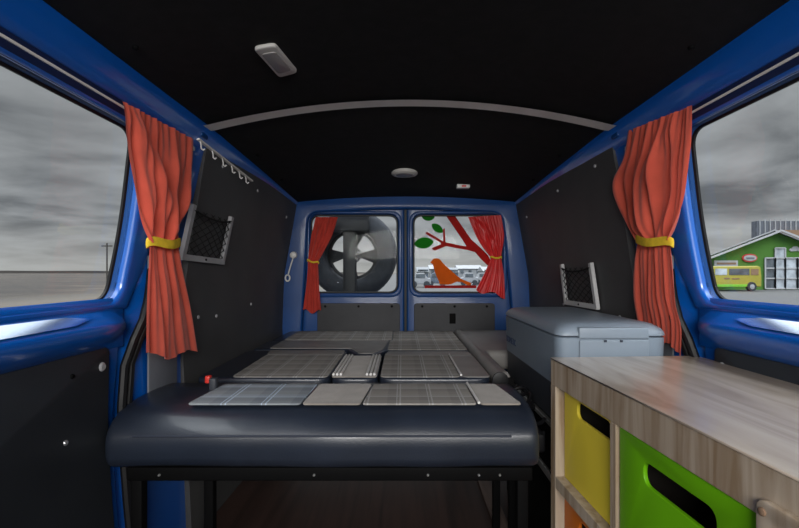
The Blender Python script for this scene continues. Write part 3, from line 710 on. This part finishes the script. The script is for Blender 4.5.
# middle row: two seat backs and the strip between them
yb, yt = 381, 354
def midc(x0, x1, Da, Db, rz=.05):
    return slab([(x0, Da), (x1, Da), (x1, Db), (x0, Db)], ZT-.13, ZT+.002, .010, rz)
ml = mesh_obj('middle_cushion', midc(-.70, -.262, 1.425, 1.93), 'vinyl', bed, angle=50)
mc = mesh_obj('middle_cushion', midc(-.258, -.105, 1.425, 1.80), 'vinyl', bed, angle=50)
mr = mesh_obj('middle_cushion', midc(-.101, .268, 1.425, 1.90), 'vinyl', bed, angle=50)
def wp(pts, name, m, parent, z=ZT+.0025, rnd=.02): return mesh_obj(name, slab(pts, z-.0018, z+.0018, .0015, rnd), m, parent, angle=30)
wp([(-.58, 1.432), (-.268, 1.432), (-.268, 1.82), (-.585, 1.82)], 'plaid_panel', 'plaid_grey', ml)
wp([(-.585, 1.823), (-.268, 1.823), (-.275, 1.925), (-.60, 1.925)], 'plain_panel', 'grey_vinyl', ml)
wp([(-.255, 1.432), (-.108, 1.432), (-.108, 1.795), (-.255, 1.795)], 'plain_panel', 'tan_cloth', mc, rnd=.01)
for x in (-.250, -.238, -.226, -.140, -.128, -.116):
    bm = B(); tube(bm, [Vector((x, 1.445, ZT+.009)), Vector((x, 1.78, ZT+.009))], .0046, 6); mesh_obj('stripe', bm, 'piping', mc)
wp([(-.096, 1.432), (.165, 1.432), (.165, 1.80), (-.096, 1.80)], 'plaid_panel', 'plaid_grey', mr)
wp([(.172, 1.432), (.264, 1.432), (.264, 1.80), (.172, 1.80)], 'plain_panel', 'grey_vinyl', mr)
wp([(-.096, 1.803), (.264, 1.803), (.258, 1.895), (-.085, 1.895)], 'plain_panel', 'grey_vinyl', mr)
bm = B(); tube(bm, [Vector((.1685, 1.44, ZT+.008)), Vector((.1685, 1.80, ZT+.008))], .004, 6); mesh_obj('piping', bm, 'piping', mr)
# rear row
rc = mesh_obj('rear_cushion', slab([(-.69, 1.955), (-.265, 1.955), (-.22, 1.83), (-.14, 1.83), (-.095, 1.925), (.266, 1.925), (.268, 2.20), (-.69, 2.20)], ZT-.12, ZT+.002, .008, .02), 'vinyl', bed, angle=50)
rd = mesh_obj('rear_cushion', slab([(-.68, 2.208), (.268, 2.208), (.268, 2.55), (-.68, 2.55)], ZT-.12, ZT+.002, .008, .02), 'vinyl', bed, angle=50)
wp([(-.62, 1.97), (-.25, 1.97), (-.205, 1.845), (-.15, 1.845), (-.11, 1.94), (-.09, 2.195), (-.62, 2.195)], 'plain_panel', 'grey_vinyl', rc)
wp([(-.088, 1.932), (.263, 1.932), (.263, 2.195), (-.085, 2.195)], 'plaid_panel', 'plaid_grey', rc)
wp([(-.62, 2.214), (-.077, 2.214), (-.077, 2.545), (-.62, 2.545)], 'plaid_panel', 'plaid_grey', rd)
wp([(-.072, 2.214), (.263, 2.214), (.263, 2.545), (-.072, 2.545)], 'plaid_panel', 'plaid_grey', rd)
# frame and legs
bm = B(); box(bm, (-.72, 1.11, .372), (.305, 1.15, .406), .004); fr = mesh_obj('front_rail', bm, 'black_metal', bed)
bm = B(); box(bm, (-.70, 1.15, .385), (.26, 2.52, .406)); mesh_obj('base_board', bm, 'black_metal', bed, smooth=False)
for px in (159, 314, 428, 479, 500):
    q = P(px, 476, 1.108); bm = B(); lathe(bm, [(.0032, .004), (.0032, -.001), (.002, -.003), (0, -.003)], (q.x, 1.109, .388), 'Y', 10); mesh_obj('screw', bm, 'screw', fr)
for X, D in ((.282, 1.13), (-.60, 1.32), (-.70, 1.13), (.25, 2.48), (-.66, 2.48)):
    bm = B(); box(bm, (X-.014, D-.014, 0), (X+.014, D+.014, .386), .003); mesh_obj('leg', bm, 'black_metal', bed)
bm = B(); box(bm, (-.56, 1.55, .20), (.22, 2.40, .384), .004); mesh_obj('storage_box', bm, 'black_panel', bed)
# side cushion along the right lining
sc = thing('side_cushion', (.45, 2.1, .43), 'narrow grey padded cushion between bed and coolbox, reaching the rear door', 'cushion')
Lp = [(.283, 1.46), (.338, 1.46), (.338, 1.86), (.685, 1.86), (.665, 2.54), (.283, 2.54)]
mesh_obj('pad', slab(Lp, ZT-.07, ZT+.012, .022, .015), 'grey_vinyl', sc, angle=50)
bm = B(); tube(bm, [Vector((.300, 1.452, ZT-.012)), Vector((.300, 2.0, ZT-.010)), Vector((.300, 2.53, ZT-.010))], .026, 14); mesh_obj('rolled_edge', bm, 'grey_vinyl', sc)
bm = B(); lathe(bm, [(.0265, .006), (.0265, -.002), (.02, -.004), (0, -.004)], (.300, 1.452, ZT-.012), 'Y', 18); mesh_obj('end_cap', bm, 'rubber', sc)
bm = B(); box(bm, (.284, 1.450, ZT-.085), (.345, 1.4595, ZT-.004), .002); mesh_obj('end_board', bm, 'black_metal', sc, smooth=False)
bm = B(); box(bm, (.285, 1.50, ZT-.14), (.37, 2.53, ZT-.071)); mesh_obj('board', bm, 'black_metal', sc, smooth=False)
for X in (.30, .355):
    for D in (1.52, 2.5):
        bm = B(); box(bm, (X-.012, D-.012, 0), (X+.012, D+.012, ZT-.14), .002); mesh_obj('leg', bm, 'black_metal', sc)

# buckle by the left lining
q = PZ(212, 389, ZT); bk = thing('belt_buckle', q, 'grey seat belt buckle with red button beside the bed', 'buckle')
bm = B(); box(bm, q+Vector((-.006, -.012, -.006)), q+Vector((.016, .012, .034)), .006); mesh_obj('housing', bm, 'cool_dark', bk)
bm = B(); box(bm, q+Vector((-.018, -.010, .018)), q+Vector((-.003, .010, .040)), .004); mesh_obj('button', bm, 'red_button', bk)

# ---------------------------------------------------------------- coolbox on its stand
FX0, FX1, FD0, FD1 = CAMX+.428, CAMX+.731, 1.21, 1.83
zb, zm, zs_, ztop = .472, .583, .722, .752
st = thing('coolbox_stand', ((FX0+FX1)/2, 1.5, 0), 'black low stand with metal edges under the coolbox', 'stand')
bm = B(); box(bm, (FX0+.006, FD0+.01, 0), (FX1-.005, FD1-.005, .455), .004); mesh_obj('carcass', bm, 'black_metal', st)
bm = B(); box(bm, (FX0-.004, FD0+.005, .456), (FX0+.010, FD1, .4685), .002); mesh_obj('runner', bm, 'alu', st)
bm = B(); box(bm, (FX1-.012, FD0+.005, .456), (FX1+.002, FD1, .4685), .002); mesh_obj('runner', bm, 'alu', st)
bm = B(); box(bm, (FX0-.002, FD0+.005, .296), (FX0+.007, FD0+.30, .318), .002); mesh_obj('metal_edge', bm, 'alu', st)
cb = thing('coolbox', ((FX0+FX1)/2, 1.5, .470), 'light grey portable coolbox with dark base behind the plywood cabinet', 'coolbox')
def ring_box(z, ins, r):
    return roundpoly([(FX0+ins, FD0+ins), (FX1-ins, FD0+ins), (FX1-ins, FD1-ins), (FX0+ins, FD1-ins)], r, 6)
def stack(layers):
    bm = B(); rings = [[bm.verts.new((x, y, z)) for x, y in ring_box(z, ins, r)] for z, ins, r in layers]
    for A, C in zip(rings, rings[1:]):
        n = len(A)
        for k in range(n): bm.faces.new((A[k], A[(k+1) % n], C[(k+1) % n], C[k]))
    bm.faces.new(rings[0]); bm.faces.new(rings[-1]); return bm
mesh_obj('base', stack([(.470, .010, .035), (.476, .004, .035), (zm, .003, .035), (zm+.002, .008, .035)]), 'cool_dark', cb, angle=35)
body = mesh_obj('body', stack([(zm-.002, .006, .035), (zm, .001, .035), (zm+.06, 0, .035), (zs_-.004, -.002, .035), (zs_-.001, .004, .035)]), 'cool_grey', cb, angle=35)
mesh_obj('lid_seam', stack([(zs_-.003, .006, .035), (zs_+.003, .006, .035)]), 'seam_dark', cb)
lid = mesh_obj('lid', stack([(zs_+.001, .003, .035), (zs_+.003, -.003, .035), (zs_+.012, -.002, .036), (zs_+.022, .005, .036), (zs_+.031, .018, .04), (zs_+.036, .036, .045), (zs_+.038, .07, .05)]), 'cool_lid', cb, angle=60)
# latch flap and recessed grip on the near end
xa, xb = P(578, 0, FD0).x, P(648, 0, FD0).x
bm = B(); box(bm, (xa, FD0-.008, zs_-.005), (xb, FD0+.01, zs_+.026), .004); mesh_obj('latch_flap', bm, 'cool_lid', lid)
poly = roundpoly([(xa+.002, zs_-.10), (xb-.004, zs_-.10), (xb+.002, zs_-.008), (xa+.002, zs_-.008)], .006)
bm = plate(poly, [], lambda x, y, t: Vector((x, FD0-.004-t+(zs_-.008-y)*.06, y)), .008, .003); mesh_obj('handle_grip', bm, 'cool_lid', body)
for px in (604, 620):
    bm = B(); x = P(px, 0, FD0).x; box(bm, (x-.004, FD0-.0095, zs_-.014), (x+.004, FD0-.006, zs_-.008), .001); mesh_obj('latch_catch', bm, 'seam_dark', body)
# maker's lettering on the aisle side
tcu = bpy.data.curves.new('logo', 'FONT'); tcu.body = 'DOMETIC'; tcu.size = .034; tcu.extrude = .0006; tcu.align_x = 'LEFT'
to = bpy.data.objects.new('logo', tcu); link(to)
dg = bpy.context.evaluated_depsgraph_get(); dg.update(); me = bpy.data.meshes.new_from_object(to.evaluated_get(dg)); bpy.data.objects.remove(to)
bm = bmesh.new(); bm.from_mesh(me); w_ = max(v.co.x for v in bm.verts)
for v in bm.verts: v.co = Vector((FX0-.0005-v.co.z, 1.80-v.co.x*(.145/w_), .620+v.co.y))
mesh_obj('logo', bm, 'logo_ink', body, smooth=False)
# black strap bundle in the gap beside the bed
for k, (lab, seed) in enumerate((('black looped cable stuffed in the gap between bed and coolbox', 3),)):
    random.seed(seed); cbl = thing('cable', (.345, 1.32, .40), lab, 'cable')
    for j in range(5):
        pts = []; n = 22; ph = random.random()*6
        for i in range(n):
            t = i/(n-1); pts.append(Vector((.345+.026*math.sin(t*9+ph), lerp(1.22, 1.435, t)+.012*math.sin(t*14+ph*2), .475+.035*t+.028*math.sin(t*7+ph*1.7))))
        bm = B(); tube(bm, pts, .0055, 6); mesh_obj('loop', bm, 'rubber', cbl)
    bm = B(); box(bm, (.335, 1.30, .500), (.358, 1.335, .512), .003); mesh_obj('clip', bm, 'grey_plastic', cbl)
    bm = B(); box(bm, (.328, 1.21, .40), (.372, 1.44, .455), .01); mesh_obj('coil', bm, 'rubber', cbl)

# ---------------------------------------------------------------- plywood cabinet
X0, X1, D0, D1 = CAMX+.394, .705, .12, 1.165
T = .674
cab = thing('plywood_cabinet', ((X0+X1)/2, .64, 0), 'plywood storage cabinet with open cubbies holding coloured crates', 'cabinet')
bm = B(); bm.free(); bm = slab([(X0-.002, D0), (.715, D0), (.772, D1), (X0-.002, D1)], T-.004, T, .001, 0); mesh_obj('top', bm, 'ply_top', cab, smooth=False)
def ply(name, lo, hi, m='ply_edge'):
    bm = B(); box(bm, lo, hi, .001, 1); return mesh_obj(name, bm, m, cab, smooth=False)
ply('top_rail', (X0, D0, T-.069), (X0+.018, D1, T-.0045))
ply('end_panel', (X0, D1-.030, .02), (X1, D1, T-.0695))
ply('end_panel', (X0, D0, .02), (X1, D0+.02, T-.0695))
ply('back_panel', (X1-.012, D0+.02, .02), (X1-.001, D1-.030, T-.0045))
ply('divider', (X0, .850, .02), (X1-.013, .8715, T-.0695))
ply('divider', (X0, .505, .02), (X1-.013, .532, T-.0695))
ply('shelf', (X0, .872, .343), (X1-.013, D1-.0305, .373)); ply('shelf', (X0, .5325, .313), (X1-.013, .8495, .343))
ply('bottom', (X0, D0+.02, .02), (X1-.013, D1-.030, .038))
# third compartment closed by a plywood door with a finger slot
dslot = roundpoly([(.33, T-.108), (.505, T-.108), (.505, T-.066), (.33, T-.066)], .019, 6)
dout = roundpoly([(D0+.02, .05), (.527, .05), (.527, T-.042), (D0+.02, T-.042)], .014)
cd = mesh_obj('door', plate(dout, [dslot], lambda x, y, t: Vector((X0-.005-t, x, y)), .009, .002), 'ply_edge', cab, angle=30)
bm = B(); lathe(bm, [(.005, .003), (.005, -.001), (.003, -.002), (0, -.002)], (X0-.0105, .517, T-.056), 'X', 12); mesh_obj('screw', bm, 'bldg_brown', cd)
bm = B(); box(bm, (X0-.0012, .32, T-.125), (X0-.0003, .515, T-.05)); mesh_obj('slot_shade', bm, 'inner_shade', cd, smooth=False)  # black sheet painting the shade behind the slot
# crates
def crate(D_a, D_b, z0, z1, slot, m, label, wall=.008, rec=.022):
    xf = X0+rec; xr = X1-.06
    c = thing('storage_crate', ((xf+xr)/2, (D_a+D_b)/2, z0), label, 'crate', 'coloured crates in the plywood cabinet')
    outer = roundpoly([(D_a, z0), (D_b, z0), (D_b, z1), (D_a, z1)], .004)
    hole = roundpoly([(slot[0], slot[2]), (slot[1], slot[2]), (slot[1], slot[3]), (slot[0], slot[3])], (slot[3]-slot[2])*.5, 7)
    mesh_obj('front', plate(outer, [hole], lambda x, y, t: Vector((xf+wall/2-t, x, y)), wall, .0015), m, c, angle=40)
    bm = B()
    for lo, hi in (((xf+wall, D_a, z0), (xr, D_a+wall, z1)), ((xf+wall, D_b-wall, z0), (xr, D_b, z1)), ((xr-wall, D_a+wall, z0), (xr, D_b-wall, z1))): box(bm, lo, hi)
    mesh_obj('sides', bm, 'inner_shade', c, smooth=False)  # near-black for the shade inside, not the crate's own colour
    bm = B(); box(bm, (xf+wall, D_a+wall, z0), (xr-wall, D_b-wall, z0+wall)); mesh_obj('bottom', bm, 'inner_shade', c, smooth=False)
crate(.876, 1.131, .3735, .602, (.905, 1.060, .549, .588), 'yellow_crate', 'yellow crate with hand slot in the cubby nearest the coolbox')
crate(.5345, .8455, .3435, .602, (.605, .770, .530, .570), 'green_crate', 'bright green crate with dark hand slot in the plywood cabinet', rec=.005)
crate(.876, 1.131, .0395, .330, (.905, 1.050, .270, .308), 'orange_crate', 'orange crate on the lower level under the yellow crate')

# the cabinet stands slightly askew to the van
TH = math.radians(3.5); piv = Vector((X0, D1, 0))
for o in list(COL.objects):
    if o.parent is None and o.get('category') in ('cabinet', 'crate'):
        d = o.location-piv; o.location = piv+Vector((d.x*math.cos(TH)-d.y*math.sin(TH), d.x*math.sin(TH)+d.y*math.cos(TH), d.z)); o.rotation_euler.z = TH
# floor track
bm = B(); box(bm, (.30, 1.16, .0005), (.352, 2.5, .010), .002)
tag(mesh_obj('floor_batten', bm, 'floor_strip', smooth=False), 'pale brown batten on the floor between bed leg and cabinet', 'floor strip')

# ---------------------------------------------------------------- outside
GZ = -.55
bm = B(); grid(bm, lambda u, v: Vector((lerp(-600, 600, u), lerp(-300, 900, v), GZ)), 8, 8); tag(mesh_obj('ground', bm, 'open_ground', smooth=False, origin=(0, 0, GZ)), kind='structure')
# distant moor ridge
bm = B()
def ridge(u, v):
    X = lerp(-560, -40, u); h = 4.2*max(0, noise.noise(Vector((u*5, .3, 2)))+.42)*(1-.5*u)
    return Vector((X, lerp(470, 560, v), GZ+h*math.sin(PI*v)+.0))
grid(bm, ridge, 80, 8); tag(mesh_obj('hills', bm, 'moor_far'), kind='structure')
# utility pole across the moor
D_ = 46; q = P(107, 0, D_); up = thing('utility_pole', (q.x, D_, GZ), 'thin dark utility pole standing on the moor', 'utility pole')
bm = B(); tube(bm, [(q.x, D_, GZ), (q.x, D_, P(0, 243, D_).z)], .075, 8); mesh_obj('post', bm, 'pole_wood', up)
bm = B(); z = P(0, 246, D_).z; strip_box(bm, (q.x-.55, D_, z), (q.x+.55, D_, z), .12, .12); mesh_obj('crossarm', bm, 'pole_wood', up)
# green gabled building
GD = 36.0
g = lambda px, py: (P(px, py, GD).x, P(px, py, GD).z)
gb = thing('green_building', (P(775, 0, GD).x, GD+6, GZ), 'green gabled building with white trimmed roof and glazed entrance', 'building')
wallp = [(g(684, 0)[0], GZ), (g(866, 0)[0], GZ), g(866, 266), g(775, 232), g(684, 266)]
mesh_obj('wall', plate(wallp, [], lambda x, y, t: Vector((x+.86*(6-t*60), GD+6-t*60, y)), .2), 'bldg_green', gb, smooth=False)
for (a, b) in (((775, 230), (680, 266.5)), ((775, 230), (870, 266.5))):
    A, C = g(*a), g(*b); bm = B()
    vs = []
    for Y in (GD-.6, GD+12.2):
        for (x, z) in (A, C):
            for dz in (0, -.12): vs.append(bm.verts.new((x+.86*(Y-GD), Y, z+dz)))
    for f in ((0, 1, 3, 2), (4, 6, 7, 5), (0, 2, 6, 4), (1, 5, 7, 3), (0, 4, 5, 1), (2, 3, 7, 6)): bm.faces.new([vs[i] for i in f])
    mesh_obj('roof', bm, 'bldg_roof', gb, smooth=False)
    bm = B(); strip_box(bm, (A[0], GD-.63, A[1]-.10), (C[0], GD-.63, C[1]-.10), .06, .15, (0, 0, 1)); mesh_obj('fascia', bm, 'bldg_white', gb, smooth=False)
def bpanel(name, x0, y0, x1, y1, m, dy, th=.08, par=None):
    a, b = g(x0, y1), g(x1, y0); bm = B(); box(bm, (a[0], GD-dy-th, a[1]), (b[0], GD-dy, b[1])); return mesh_obj(name, bm, m, par or gb, smooth=False)
def glazed(x0, y0, x1, y1, nx, ny, m):
    fr_ = bpanel('window', x0, y0, x1, y1, m, .02, .06)
    a, b = g(x0, y1), g(x1, y0); bm = B()
    for k in range(nx+1):
        x = lerp(a[0], b[0], k/nx); box(bm, (x-.05, GD-.16, a[1]), (x+.05, GD-.08, b[1]))
    for k in range(ny+1):
        z = lerp(a[1], b[1], k/ny); box(bm, (a[0], GD-.155, z-.05), (b[0], GD-.085, z+.05))
    mesh_obj('window_frame', bm, 'bldg_white', fr_, smooth=False)
glazed(764, 258, 774, 288.5, 1, 3, 'pane_dark'); glazed(774, 248, 784, 288.5, 1, 4, 'pane_light'); glazed(784, 258, 796, 288.5, 1, 3, 'pane_light'); glazed(796, 258, 812, 288.5, 1, 3, 'pane_dark')
sgn = bpanel('sign_board', 713.5, 260.5, 737, 266.5, 'bldg_white', .02)
bm = B(); a, b = g(716, 264.5), g(735, 262.5); box(bm, (a[0], GD-.12, a[1]), (b[0], GD-.10, b[1])); mesh_obj('sign_text', bm, 'bldg_brown', sgn, smooth=False)
def ellipse(px, py, rx, ry, m, dy, name, par):
    poly = [g(px+rx*math.cos(k*PI/14), py+ry*math.sin(k*PI/14)) for k in range(28)]
    return mesh_obj(name, plate(poly, [], lambda x, y, t: Vector((x, GD-dy-t, y)), .06), m, par, smooth=False)
os_ = ellipse(749, 258, 7.6, 4.2, 'sign_red', .06, 'oval_sign', gb); ellipse(749, 258, 6.2, 2.9, 'bldg_white', .10, 'sign_face', os_)
bm = B(); a, b = g(745, 259), g(753, 257.4); box(bm, (a[0], GD-.16, a[1]), (b[0], GD-.14, b[1])); mesh_obj('sign_text', bm, 'sign_ink', os_, smooth=False)
clp = []
for cx_, cy_, rr in ((790.5, 250, 2.6), (795, 248.5, 3.2), (799.5, 250, 2.6)): clp.append((cx_, cy_, rr))
cl0 = ellipse(795, 248.8, 3.8, 2.4, 'bldg_white', .03, 'cloud_sign', gb); ellipse(791.5, 249.8, 2.6, 1.6, 'bldg_white', .05, 'cloud_lobe', cl0); ellipse(798.8, 249.8, 2.6, 1.6, 'bldg_white', .05, 'cloud_lobe', cl0)
# grey block behind the gable
BD = 62; h_ = thing('grey_building', (P(800, 0, BD).x, BD+3, GZ), 'dark grey ribbed block rising behind the green gable', 'building')
a, b = P(757, 233, BD), P(870, 221, BD); bm = B(); box(bm, (a.x, BD, GZ), (b.x, BD+1, b.z)); mesh_obj('wall', bm, 'bldg_grey', h_, smooth=False)
bm = B()
for k in range(22):
    x = lerp(a.x, b.x, (k+.5)/22); box(bm, (x-.06, BD-.1, GZ), (x+.06, BD-.01, b.z+.25))
mesh_obj('rib', bm, 'bldg_roof', h_, smooth=False)
bm = B(); c, d = P(768, 237, BD), P(880, 231, BD); box(bm, (c.x, BD-1.6, GZ), (d.x, BD-.15, d.z)); mesh_obj('lean_to', bm, 'bldg_brown', h_, smooth=False)
# yellow van in the yard
VD = 33.0; v0, v1 = P(692, 0, VD).x, P(762, 0, VD).x; L_ = v1-v0
yv = thing('yellow_van', ((v0+v1)/2, VD+.9, GZ), 'yellow minibus with green stripe parked before the green building', 'van')
pf = [(0, .35), (0, 1.0), (.10, 1.15), (.22, 1.85), (.30, 2.02), (.95, 2.05), (.985, 1.95), (1.0, 1.1), (1.0, .35)]
poly = roundpoly([(v0+x*L_, GZ+z*.93) for x, z in pf], .12, 4)
mesh_obj('body', plate(poly, [], lambda x, y, t: Vector((x, VD+.9-t, y)), 1.8, .08), 'van_yellow', yv, angle=40)
def vp(name, x0, x1, z0, z1, m, dy=.02):
    bm = B(); box(bm, (v0+x0*L_, VD-dy, GZ+z0), (v0+x1*L_, VD+.02, GZ+z1), .01); mesh_obj(name, bm, m, yv, smooth=False)
vp('side_window', .53, .82, 1.22, 1.70, 'pane_dark'); vp('side_window', .33, .50, 1.22, 1.70, 'pane_light'); vp('front_window', .20, .31, 1.22, 1.65, 'pane_dark'); vp('rear_window', .84, .95, 1.22, 1.68, 'bldg_brown')
vp('stripe', .02, .80, .34, .52, 'van_green'); vp('lettering', .46, .54, .92, 1.02, 'bldg_brown'); vp('lettering', .57, .68, .90, 1.0, 'bldg_brown')
for fx in (.20, .85):
    bm = B(); lathe(bm, [(.18, -.06), (.33, -.06), (.36, .0), (.36, .15), (.2, .16)], (v0+fx*L_, VD-.02, GZ+.35), 'Y', 22)
    w_ = mesh_obj('wheel', bm, 'tyre', yv); bm = B(); lathe(bm, [(.18, .02), (.18, -.05), (.08, -.07), (0, -.07)], (v0+fx*L_, VD-.03, GZ+.35), 'Y', 18); mesh_obj('hubcap', bm, 'bldg_roof', w_)
# houses and cars seen far off through the rear window
random.seed(11)
specs = [(418, 428, 269.5, 'house_blue', 'low blue grey shed far behind the perched bird sticker', 95), (430, 446, 267, 'house_white', 'long white warehouse far off, seen past the bird sticker head', 120), (447, 458, 270, 'house_blue', 'blue grey hut between two far white warehouses', 100), (458, 482, 267, 'house_white', 'widest white warehouse far off, seen above the bird sticker tail', 130), (484, 497, 269, 'house_white', 'small white house far off behind the shiny red curtain', 105)]
for x0, x1, y0, m, lab, D_ in specs:
    a, b = P(x0, 0, D_), P(x1, y0, D_); h = thing('distant_building', ((a.x+b.x)/2, D_+4, GZ), lab, 'building', 'far buildings behind the rear window')
    bm = B(); box(bm, (a.x, D_, GZ), (b.x, D_+8, b.z-.5)); mesh_obj('wall', bm, m, h, smooth=False)
    bm = B(); zz = b.z-.5; pr_ = [(a.x-.3, D_-.3, zz), (b.x+.3, D_-.3, zz), (b.x+.3, D_+8.3, zz), (a.x-.3, D_+8.3, zz), (a.x-.3, D_+4, zz+1.1), (b.x+.3, D_+4, zz+1.1)]
    vs = [bm.verts.new(p) for p in pr_]
    for f in ((0, 1, 5, 4), (2, 3, 4, 5), (0, 4, 3), (1, 2, 5), (3, 2, 1, 0)): bm.faces.new([vs[i] for i in f])
    mesh_obj('roof', bm, 'house_white' if m == 'house_blue' else 'bldg_roof', h, smooth=False)
    for k in range(3):
        x = lerp(a.x, b.x, (k+.5)/3); bm = B(); box(bm, (x-.45, D_-.06, GZ+1.0), (x+.45, D_-.01, GZ+2.0)); mesh_obj('window', bm, 'pane_dark', h, smooth=False)
for k, (px, m, lab) in enumerate(((420, 'car_silver', 'silver car parked far off at the lower corner of the bird window'), (436, 'house_blue', 'dark blue car parked far off just under the bird sticker beak'), (468, 'car_silver', 'silver car parked far off, seen above the bird sticker tail'), (482, 'house_white', 'white car parked far off beside the shiny red curtain'))):
    D_ = 42+3*k; x = P(px, 0, D_).x; c = thing('parked_car', (x, D_, GZ), lab, 'car', 'cars parked far behind')
    pf = [(-1.0, .3), (-1.0, .75), (-.55, .88), (-.35, 1.35), (.35, 1.38), (.65, .92), (1.0, .82), (1.0, .3)]
    mesh_obj('body', plate(roundpoly([(x+a*1.0, GZ+z) for a, z in pf], .08, 3), [], lambda X, Y, t: Vector((X, D_-t, Y)), 1.6, .06), m, c, angle=40)
    bm = B(); box(bm, (x-.42, D_-.83, GZ+.9), (x+.45, D_-.79, GZ+1.25)); mesh_obj('side_window', bm, 'pane_dark', c, smooth=False)
    for fx in (-.6, .6):
        bm = B(); lathe(bm, [(.1, -.05), (.3, -.04), (.3, .12)], (x+fx, D_-.80, GZ+.3), 'Y', 16); mesh_obj('wheel', bm, 'tyre', c)

# ---------------------------------------------------------------- sky, lamps, camera
w = bpy.data.worlds.new('World'); bpy.context.scene.world = w; w.use_nodes = True; t = w.node_tree; N, L = t.nodes, t.links
bg = N['Background']
tc = N.new('ShaderNodeTexCoord'); sp = N.new('ShaderNodeSeparateXYZ'); L.new(tc.outputs['Generated'], sp.inputs[0])
def mth(op, a, b=None, c=None):
    n = N.new('ShaderNodeMath'); n.operation = op
    for i, v in enumerate((a, b, c)):
        if v is None: continue
        if isinstance(v, (int, float)): n.inputs[i].default_value = v
        else: L.new(v, n.inputs[i])
    return n.outputs[0]
# flat cloud layer: direction projected on a plane overhead
zz = mth('MAXIMUM', sp.outputs['Z'], 0.0); den = mth('ADD', zz, .13)
cx_ = mth('DIVIDE', sp.outputs['X'], den); cy_ = mth('DIVIDE', sp.outputs['Y'], den)
cv = N.new('ShaderNodeCombineXYZ'); L.new(cx_, cv.inputs[0]); L.new(cy_, cv.inputs[1])
n1 = N.new('ShaderNodeTexNoise'); n1.inputs['Scale'].default_value = 1.15; n1.inputs['Detail'].default_value = 7; n1.inputs['Roughness'].default_value = .52; n1.inputs['Distortion'].default_value = .3
L.new(cv.outputs[0], n1.inputs['Vector'])
r = N.new('ShaderNodeValToRGB'); e = r.color_ramp.elements
e[0].position = .34; e[0].color = (.12, .125, .135, 1); e[1].position = .66; e[1].color = (.35, .36, .375, 1)
k = e.new(.48); k.color = (.235, .24, .25, 1)
L.new(n1.outputs['Fac'], r.inputs['Fac'])
# paler band near the horizon
hz = N.new('ShaderNodeMapRange'); hz.inputs['From Min'].default_value = 0; hz.inputs['From Max'].default_value = .10; hz.inputs['To Min'].default_value = .75; hz.inputs['To Max'].default_value = 0; L.new(sp.outputs['Z'], hz.inputs['Value'])
mx = N.new('ShaderNodeMix'); mx.data_type = 'RGBA'; L.new(hz.outputs[0], mx.inputs[0]); L.new(r.outputs[0], mx.inputs[6]); mx.inputs[7].default_value = (.38, .37, .355, 1)
# overcast is brighter overhead and toward the hidden sun behind the cab
zen = N.new('ShaderNodeMapRange'); zen.interpolation_type = 'SMOOTHSTEP'; zen.inputs['From Min'].default_value = .35; zen.inputs['From Max'].default_value = .85; zen.inputs['To Min'].default_value = 1; zen.inputs['To Max'].default_value = 11.0; L.new(sp.outputs['Z'], zen.inputs['Value'])
bk_ = N.new('ShaderNodeMapRange'); bk_.interpolation_type = 'SMOOTHSTEP'; bk_.inputs['From Min'].default_value = -.1; bk_.inputs['From Max'].default_value = -.8; bk_.inputs['To Min'].default_value = 1; bk_.inputs['To Max'].default_value = 2.5; L.new(sp.outputs['Y'], bk_.inputs['Value'])
L.new(mx.outputs[2], bg.inputs['Color']); L.new(mth('MULTIPLY', zen.outputs[0], bk_.outputs[0]), bg.inputs['Strength'])

def area(name, loc, rot, sx, sy, e, col=(1, 1, 1)):
    l = bpy.data.lights.new(name, 'AREA'); l.shape = 'RECTANGLE'; l.size = sx; l.size_y = sy; l.energy = e; l.color = col
    o = bpy.data.objects.new(name, l); o.location = loc; o.rotation_euler = rot; link(o); return o
# added area lamp in the cab, fills the interior from behind the camera
area('cab_fill', (0, -1.5, 1.40), (math.radians(80), 0, 0), 1.7, .6, 62, (1, .98, .95))

cam = bpy.data.cameras.new('Camera'); co = bpy.data.objects.new('Camera', cam); link(co)
co.location = (CAMX, 0, CAMZ); co.rotation_euler = (math.radians(90), 0, 0)
cam.sensor_width = 36; cam.lens = F/799*36; cam.clip_start = .02; cam.clip_end = 3000
cam.shift_x = -(CX-399.5)/799; cam.shift_y = (CY-264)/799
bpy.context.scene.camera = co
bpy.context.scene.view_settings.view_transform = 'Standard'
bpy.context.scene.view_settings.look = 'None'
bpy.context.scene.view_settings.exposure = .4
